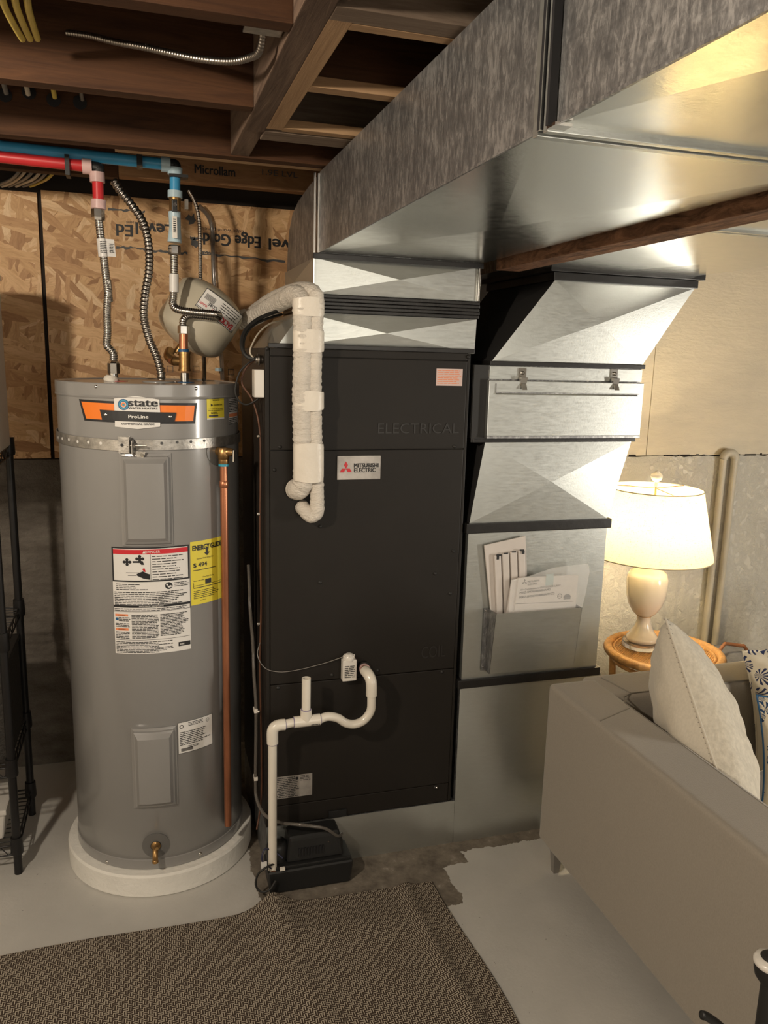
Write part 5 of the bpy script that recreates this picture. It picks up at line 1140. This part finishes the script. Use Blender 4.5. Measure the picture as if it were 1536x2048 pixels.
# ================================================================== SOFA
SX, SZT, SYB = .866, .656, -.205
sf = thing('sofa', 'grey beige upholstered sofa with low square arm and metal legs', 'sofa')
AW = .165; SE = -1.62
def rbox(name, a, b, mat, parent, bev, seg=4, taper=0, **kw):
    x0, y0, z0 = a; x1, y1, z1 = b; g = MB()
    g.hexa([(x0 - taper, y0, z0), (x1, y0, z0), (x1, y1, z0), (x0 - taper, y1, z0), (x0, y0, z1), (x1, y0, z1), (x1, y1, z1), (x0, y1, z1)], mat)
    o = g.build(name, parent, bev, seg, **kw)
    for p in o.data.polygons: p.use_smooth = True
    m_ = o.modifiers.new('w', 'WEIGHTED_NORMAL'); m_.keep_sharp = False
    return o
rbox('arm', (SX, SE, .115), (SX + AW, SYB, SZT), sofa_fab, sf, .022, 5, -.0)
rbox('back', (SX + AW - .03, SYB - .135, .12), (2.9, SYB + .03, SZT - .002), sofa_fab, sf, .022, 5)
rbox('base', (SX + .10, SE + .02, .125), (2.88, SYB - .05, .28), sofa_fab, sf, .015, 3)
rbox('seat_cushion', (SX + AW + .004, SE + .03, .27), (2.3, SYB - .14, .34), sofa_fab, sf, .035, 5)
seamr = .0022
def seam(pts, n='seam'): MB().tube([Vector(p) for p in pts], seamr, seam_m, 6).build(n, sf)
seam([(SX + .004, SE + .03, SZT - .009), (SX + .004, SYB - .02, SZT - .009)])
seam([(SX + .012, SYB - .28, SZT - .0005), (SX + AW - .02, SYB - .225, SZT - .0005)])
seam([(SX + .05, SYB - .0, SZT - .009), (2.4, SYB + .025, SZT - .009)])
seam([(SX + .19, SYB - .0, SZT - .001), (SX + .215, SYB - .125, SZT - .001)])
seam([(SX + AW - .018, SE + .1, SZT - .0025), (SX + AW - .012, SYB - .19, SZT - .001), (SX + AW + .01, SYB - .15, SZT - .001), (SX + AW + .05, SYB - .128, SZT - .001), (2.4, SYB - .125, SZT - .001)])

for x, y in ((SX + .055, SYB - .03), (SX + .055, SE + .1), (2.7, SYB - .04)):
    g = MB(); g.hexa([(x - .010, y - .010, 0), (x + .010, y - .010, 0), (x + .010, y + .010, 0), (x - .010, y + .010, 0), (x - .02, y - .015, .12), (x + .02, y - .015, .12), (x + .02, y + .015, .12), (x - .02, y + .015, .12)], steel_leg); g.build('leg', sf, .001)

def pillow(name, center, e1, e2, half, thick, mf, mb_, label, puff=1.0, seamy=True, nn=40, cat='pillow', wr=.004, pm=None):
    e1 = Vector(e1).normalized(); e2 = Vector(e2); e2 = (e2 - e1 * e2.dot(e1)).normalized(); nz = e1.cross(e2); c = Vector(center)
    rr = random.Random(len(label)); ph = [rr.uniform(0, 6) for _ in range(6)]
    def pt(u, v, s):
        k = 1 - .09 * (1 - abs(v) ** 2) * abs(u) ** 3 * 1; k2 = 1 - .09 * (1 - abs(u) ** 2) * abs(v) ** 3
        hgt = (max(0, 1 - u ** 2) * max(0, 1 - v ** 2)) ** .42 * thick / 2
        w = wr * (sin(13 * u + 7 * v * v + ph[0]) + .7 * sin(17 * v + 5 * u + ph[1]) + .5 * sin(31 * u * v + ph[2])) * (1 - max(abs(u), abs(v)) ** 6)
        return c + e1 * u * half * k + e2 * v * half * k2 + nz * s * (hgt + (w if hgt > 0 else 0) + .001)
    o = bpy.data.objects.new(name, None); C.objects.link(o); tag(o, label, cat)
    for s, m_, nme in ((1, mf, 'front_cover'), (-1, mb_, 'back_cover')):
        vs = [pt(-1 + 2 * i / nn, -1 + 2 * j / nn, s) for j in range(nn + 1) for i in range(nn + 1)]
        fs = [(j * (nn + 1) + i, j * (nn + 1) + i + 1, (j + 1) * (nn + 1) + i + 1, (j + 1) * (nn + 1) + i) for j in range(nn) for i in range(nn)]
        if s < 0: fs = [f_[::-1] for f_ in fs]
        MB().add(vs, fs, m_, True).build(nme, o)
    P = [pt(-1 + 2 * i / nn, -1, 0) for i in range(nn)] + [pt(1, -1 + 2 * i / nn, 0) for i in range(nn)] + [pt(1 - 2 * i / nn, 1, 0) for i in range(nn)] + [pt(-1, 1 - 2 * i / nn, 0) for i in range(nn + 1)]
    MB().tube(P, .0035, pm or mb_, 8).build('piping', o)
    if seamy:
        g = MB(); Q = resample(P[:2 * nn], .014)
        for i, q in enumerate(Q):
            g.tube([q + nz * .006 * -1, q + nz * .0045 + (c - q).normalized() * .004, q + nz * .008 + (c - q).normalized() * .009], .0012, thread_m, 5)
        g.build('hand_stitching', o)
    return o
A_ = Vector((1.07, -.478, .945)); E1 = Vector((-.03, -.66, -.75)).normalized(); E2 = Vector((.52, .55, -.50)); E2 = (E2 - E1 * E2.dot(E1)).normalized()
hf = .298
pillow('throw_pillow', A_ + E1 * hf + E2 * hf, E1, E2, hf, .24, gauze, linen, 'cream linen pillow with stitched edge leaning on the sofa arm')
pat1 = pattern_mat('navy_coral_print', 13); pat2 = pattern_mat('blue_leaf_print', 20, (.015, .05, .13))
a = onY(1500, 1400, -.42); pillow('throw_pillow', a + Vector((.252, 0, -.03)), (.95, -.25, .2), (-.25, .1, .95), .21, .14, pat1, pat1, 'navy coral print pillow at right edge of the sofa', seamy=False)
a = onY(1503, 1428, -.58); pillow('throw_pillow', a + Vector((.235, -.05, -.15)), (.9, -.45, .05), (.1, .3, .95), .18, .12, pat2, pat2, 'blue leaf print pillow with blue piping in front of coral one', seamy=False, pm=blue_ink)

# ================================================================== WIRE RACK ON THE LEFT
wr = thing('wire_rack', 'black wire shelving rack standing at the left edge', 'shelving')
rx, ryF, ryR, rxl = -.765, .201, .546, -1.65
for x, y in ((rx, ryF), (rx, ryR), (rxl, ryF), (rxl, ryR)):
    MB().tube([Vector((x, y, .0)), Vector((x, y, 1.36 if y == ryR else 1.36))], .0127, rack_black, 16).build('post', wr)
levels = [.098, .367, .78, 1.335]
for z in levels:
    for x, y in ((rx, ryF), (rx, ryR), (rxl, ryF), (rxl, ryR)): MB().lathe([(.0175, -.028), (.0195, -.02), (.0175, .03)], (x, y, z), rack_black, 14).build('collar', wr)
    g = MB()
    for dz in (0, -.032):
        for a, b in (((rx, ryF), (rx, ryR)), ((rx, ryR), (rxl, ryR)), ((rxl, ryR), (rxl, ryF)), ((rxl, ryF), (rx, ryF))): g.tube([Vector((*a, z + dz)), Vector((*b, z + dz))], .003, rack_black, 6)
    m_ = 18
    for k in range(m_): x0_, x1_ = rx - (rx - rxl) * k / m_, rx - (rx - rxl) * (k + .5) / m_; g.tube([Vector((x0_, ryF, z)), Vector((x1_, ryF, z - .032)), Vector((rx - (rx - rxl) * (k + 1) / m_, ryF, z))], .0018, rack_black, 5)
    y = ryF
    k = 0
    while y < ryR: g.tube([Vector((rx, y, z)), Vector((rxl, y, z))], .0018, rack_black, 5); y += .0265
    for k in range(5): yy = ryF + (ryR - ryF) * k / 5; g.tube([Vector((rx, yy, z)), Vector((rx, yy + (ryR - ryF) / 10, z - .032)), Vector((rx, yy + (ryR - ryF) / 5, z))], .0018, rack_black, 5)
    g.build('wire_shelf', wr)
bn = thing('storage_bin', 'tall white storage bin on top shelf of the black rack', 'bin')
xb = onY(7, 780, .30).x - .022
g = MB(); g.hexa([(xb - .44, .24, 1.339), (xb, .24, 1.339), (xb, .52, 1.339), (xb - .44, .52, 1.339), (xb - .45, .235, 1.86), (xb - .003, .235, 1.86), (xb - .003, .53, 1.86), (xb - .45, .53, 1.86)], white_bin); g.build('bin_body', bn, .012, 3)
bx('bin_lid', (xb - .46, .23, 1.86), (xb + .0, .535, 1.885), white_bin, bn, .006)
b3 = thing('plastic_tub', 'small grey white plastic tub on bottom shelf of the rack', 'bin')
a = onY(14, 1610, .27); g = MB(); g.hexa([(a.x - .24, .24, .102), (a.x - .012, .24, .102), (a.x - .012, .50, .102), (a.x - .24, .50, .102), (a.x - .25, .232, a.z - .01), (a.x, .232, a.z - .01), (a.x, .51, a.z - .01), (a.x - .25, .51, a.z - .01)], white_bin); g.build('tub_body', b3, .01, 3)
bx('tub_lid', (a.x - .256, .226, a.z - .012), (a.x + .004, .516, a.z + .006), white_bin, b3, .005)
b4 = thing('dark_crate', 'dark woven crate on the middle shelf of the black rack', 'box')
a = onY(12, 1260, .27); bx('crate_body', (a.x - .30, .23, .371), (a.x - .004, .52, .69), M('dark_crate', (.02, .017, .014), .6, 0, .3, 60, bump=.5, bs=80), b4, .008); bx('crate_rim', (a.x - .305, .225, .675), (a.x + .0, .525, .695), black_rubber, b4, .004)

# ================================================================== RUG
g = MB(); rx0, rx1, ry0, ry1 = -2.1, .517, -3.6, -.180; NX, NY = 130, 150; vs = []
rr = random.Random(5)
def rz(x, y):
    z = .006 + .0015 * sin(9 * x + 4 * y) * sin(7 * y)
    d0 = x - (.0 - .10 * (y + .18)); z += .030 * math.exp(-(d0 / .045) ** 2) * math.exp(-((y + .18) / .16) ** 2)
    d1 = x - (.44 + .03 * sin(3 * y)); z += .012 * math.exp(-(d1 / .022) ** 2) * (1 if y > -1.6 else 0)
    z += .010 * math.exp(-((x - .25) / .2) ** 2) * math.exp(-((y + .33) / .06) ** 2)
    z += .008 * math.exp(-((x - .02 + .25 * (y + .5)) / .03) ** 2) * math.exp(-((y + .7) / .35) ** 2)
    return z
for j in range(NY + 1):
    for i in range(NX + 1):
        u = i / NX; v = j / NY; u = 1 - (1 - u) ** 1.5; v = 1 - (1 - v) ** 1.6
        x = rx0 + (rx1 - rx0) * u; y = ry0 + (ry1 - ry0) * v
        yy = y + (.03 * math.exp(-((x - .0) / .07) ** 2) + .006 * sin(x * 9)) * v ** 6; xx = x + .012 * sin(y * 7) * u ** 6
        vs.append((xx, yy, rz(x, y)))
fs = [(j * (NX + 1) + i, j * (NX + 1) + i + 1, (j + 1) * (NX + 1) + i + 1, (j + 1) * (NX + 1) + i) for j in range(NY) for i in range(NX)]
g.add(vs, fs, rug_mat(), True)
o = g.build('area_rug'); tag(o, 'black and beige woven rug with rippled edge on grey floor', 'rug')
m_ = o.modifiers.new('s', 'SOLIDIFY'); m_.thickness = .0045; m_.offset = -1

# ================================================================== DARK HANDLE, LOWER RIGHT
tl_ = thing('padded_post', 'black post with white collar ring by the sofa arm', 'stand')
YT_ = -1.3; a = onY(1528, 1935, YT_); cx, cz = a.x + .016, a.z
MB().tube([Vector((cx + .004, YT_, .01)), Vector((cx + .004, YT_, cz))], .0165, black_rubber, 24).build('post', tl_)
MB().lathe([(.017, -.035), (.026, -.022), (.029, -.008), (.029, .004)], (cx, YT_, cz), black_rubber, 32).build('grip', tl_)
MB().lathe([(.029, .0), (.031, .002), (.0315, .007), (.028, .013), (.018, .016)], (cx, YT_, cz + .002), white_plastic, 32).build('collar_ring', tl_)
MB().lathe([(.020, .018), (.016, .022), (.001, .024)], (cx, YT_, cz), black_rubber, 24).build('end_cap', tl_)
MB().lathe([(.06, 0), (.06, .01), (.02, .014)], (cx + .004, YT_, 0), black_rubber, 32).build('foot', tl_)
a = onY(1403, 2030, YT_); 
MB().tube(smooth_path([a, a + Vector((.012, 0, -.006)), a + Vector((.04, 0, -.03)), a + Vector((.08, 0, -.07)), Vector((cx + .004, YT_, a.z - .12))], 6), [.004] + [.008] * 24, black_plastic, 14).build('hook_arm', tl_)

# ================================================================== CABLES AND BOXES IN THE JOISTS
jb = thing('junction_box', 'grey metal junction box under the joist near the girder', 'box')
a = onZ(510, 85, ZJ); bx('box_body', (-.158, -.905, ZJ + .02), (-.10, -.845, ZJ + .075), zinc, jb, .002)
bx('box_cover', (-.162, -.91, ZJ + .015), (-.098, -.842, ZJ + .019), zinc, jb, .001)
ar = thing('armoured_cable', 'sagging grey armoured cable from junction box to the second joist', 'cable')
corr([Vector((-.125, -.84, ZJ + .035)), onY(520, 100, -.80), onY(500, 115, -.76), onY(460, 123, -.72), onY(400, 118, -.68), onY(340, 106, -.64), onY(290, 95, -.60), onY(230, 84, -.56), onY(180, 72, -.52), onY(135, 66, -.488)], .0068, .006, conduit_steel, .18, 10).build('cable_armour', ar)
def wires(name, base, n, mat, pts, label, group, r=.0045, spread=.012):
    rr = random.Random(hash(label) % 99 if 0 else n)
    for k in range(n):
        off = Vector((spread * k, .003 * k, .004 * k)); o = MB().tube(smooth_path([Vector(p) + off * (1 - .5 * i / len(pts)) for i, p in enumerate(pts)], 6), r, mat, 8).build(name); tag(o, label[k], 'cable', group)
wires('yellow_cable', None, 3, yellow_cable, [onY(-5, -40, -.9), onY(8, 10, -.78), onY(28, 50, -.68), onY(45, 78, -.6)], ['yellow cable at top left, leftmost of the three', 'yellow cable at top left, middle of the three', 'yellow cable at top left, rightmost of the three'], 'yellow cables at the top left corner', .006, .020)
lab = ['short grey cable entering the leftmost joist hole', 'pale cable entering the second joist hole from left', 'yellow flat cable entering the third joist hole', 'thin armoured cable entering the rightmost joist hole']
for (x, y), m_, l_ in zip(((8, 188), (52, 190), (105, 196), (160, 200)), (grey_cable, white_cable, yellow_cable, conduit_steel), lab):
    a = onY(x, y, -.034); o = MB().tube([a + Vector((.006, -.004, .0)) + Vector((0, .0, 0)), a + Vector((-.004, -.10, .08)), a + Vector((-.01, -.25, .12))], .006, m_, 8).build('hole_cable'); tag(o, l_, 'cable')
g = MB()
for x, y in ((10, 190), (58, 185), (107, 200), (160, 205)): a = onY(x, y, -.032); g.lathe([(.0165, 0), (.0165, .0012)], (a.x, -.0322, a.z), ink, 20, (0, -1, 0))
g.build('bored_hole', [o_ for o_ in ceil_.children if o_.get('label', '').startswith('brown joist')][0])
rr = random.Random(12)
ll = ['pale cable lying over the strand board top, far left', 'white cable over strand board top beside the far left one', 'pale cable over strand board top, fourth from right end', 'pale cable over strand board top, third from the right', 'white cable over strand board top beside the yellow one', 'yellow cable lying over the strand board top edge']
for k in range(6):
    x = -8 + k * 14; a, b, c_ = onY(x, 382, .93), onY(x + 12 + rr.uniform(0, 6), 366, .86), onY(x + 38, 352 + rr.uniform(-3, 3), .72)
    o = MB().tube(smooth_path([a - Vector((0, .02, -.012)), b, c_, c_ + Vector((.05, -.05, .05))], 5), .0052, yellow_cable if k == 5 else (white_cable if k % 2 else grey_cable), 8).build('wall_top_cable'); tag(o, ll[k], 'cable', 'cables over the top of the strand board')
# twisted thermostat wires near the red pipe
for k, m_ in enumerate((red_ink, white_cable)):
    P_ = [onY(104 + i * 3.4, 306 + 2.0 * sin(i * .9 + k * 2), .262 - .003 * cos(i * .9 + k * 2)) for i in range(20)]
    o = MB().tube(P_, .0013, m_, 6).build('twisted_wire'); tag(o, ['red twisted signal wire between blue and red pipes', 'white twisted signal wire between blue and red pipes'][k], 'wire')
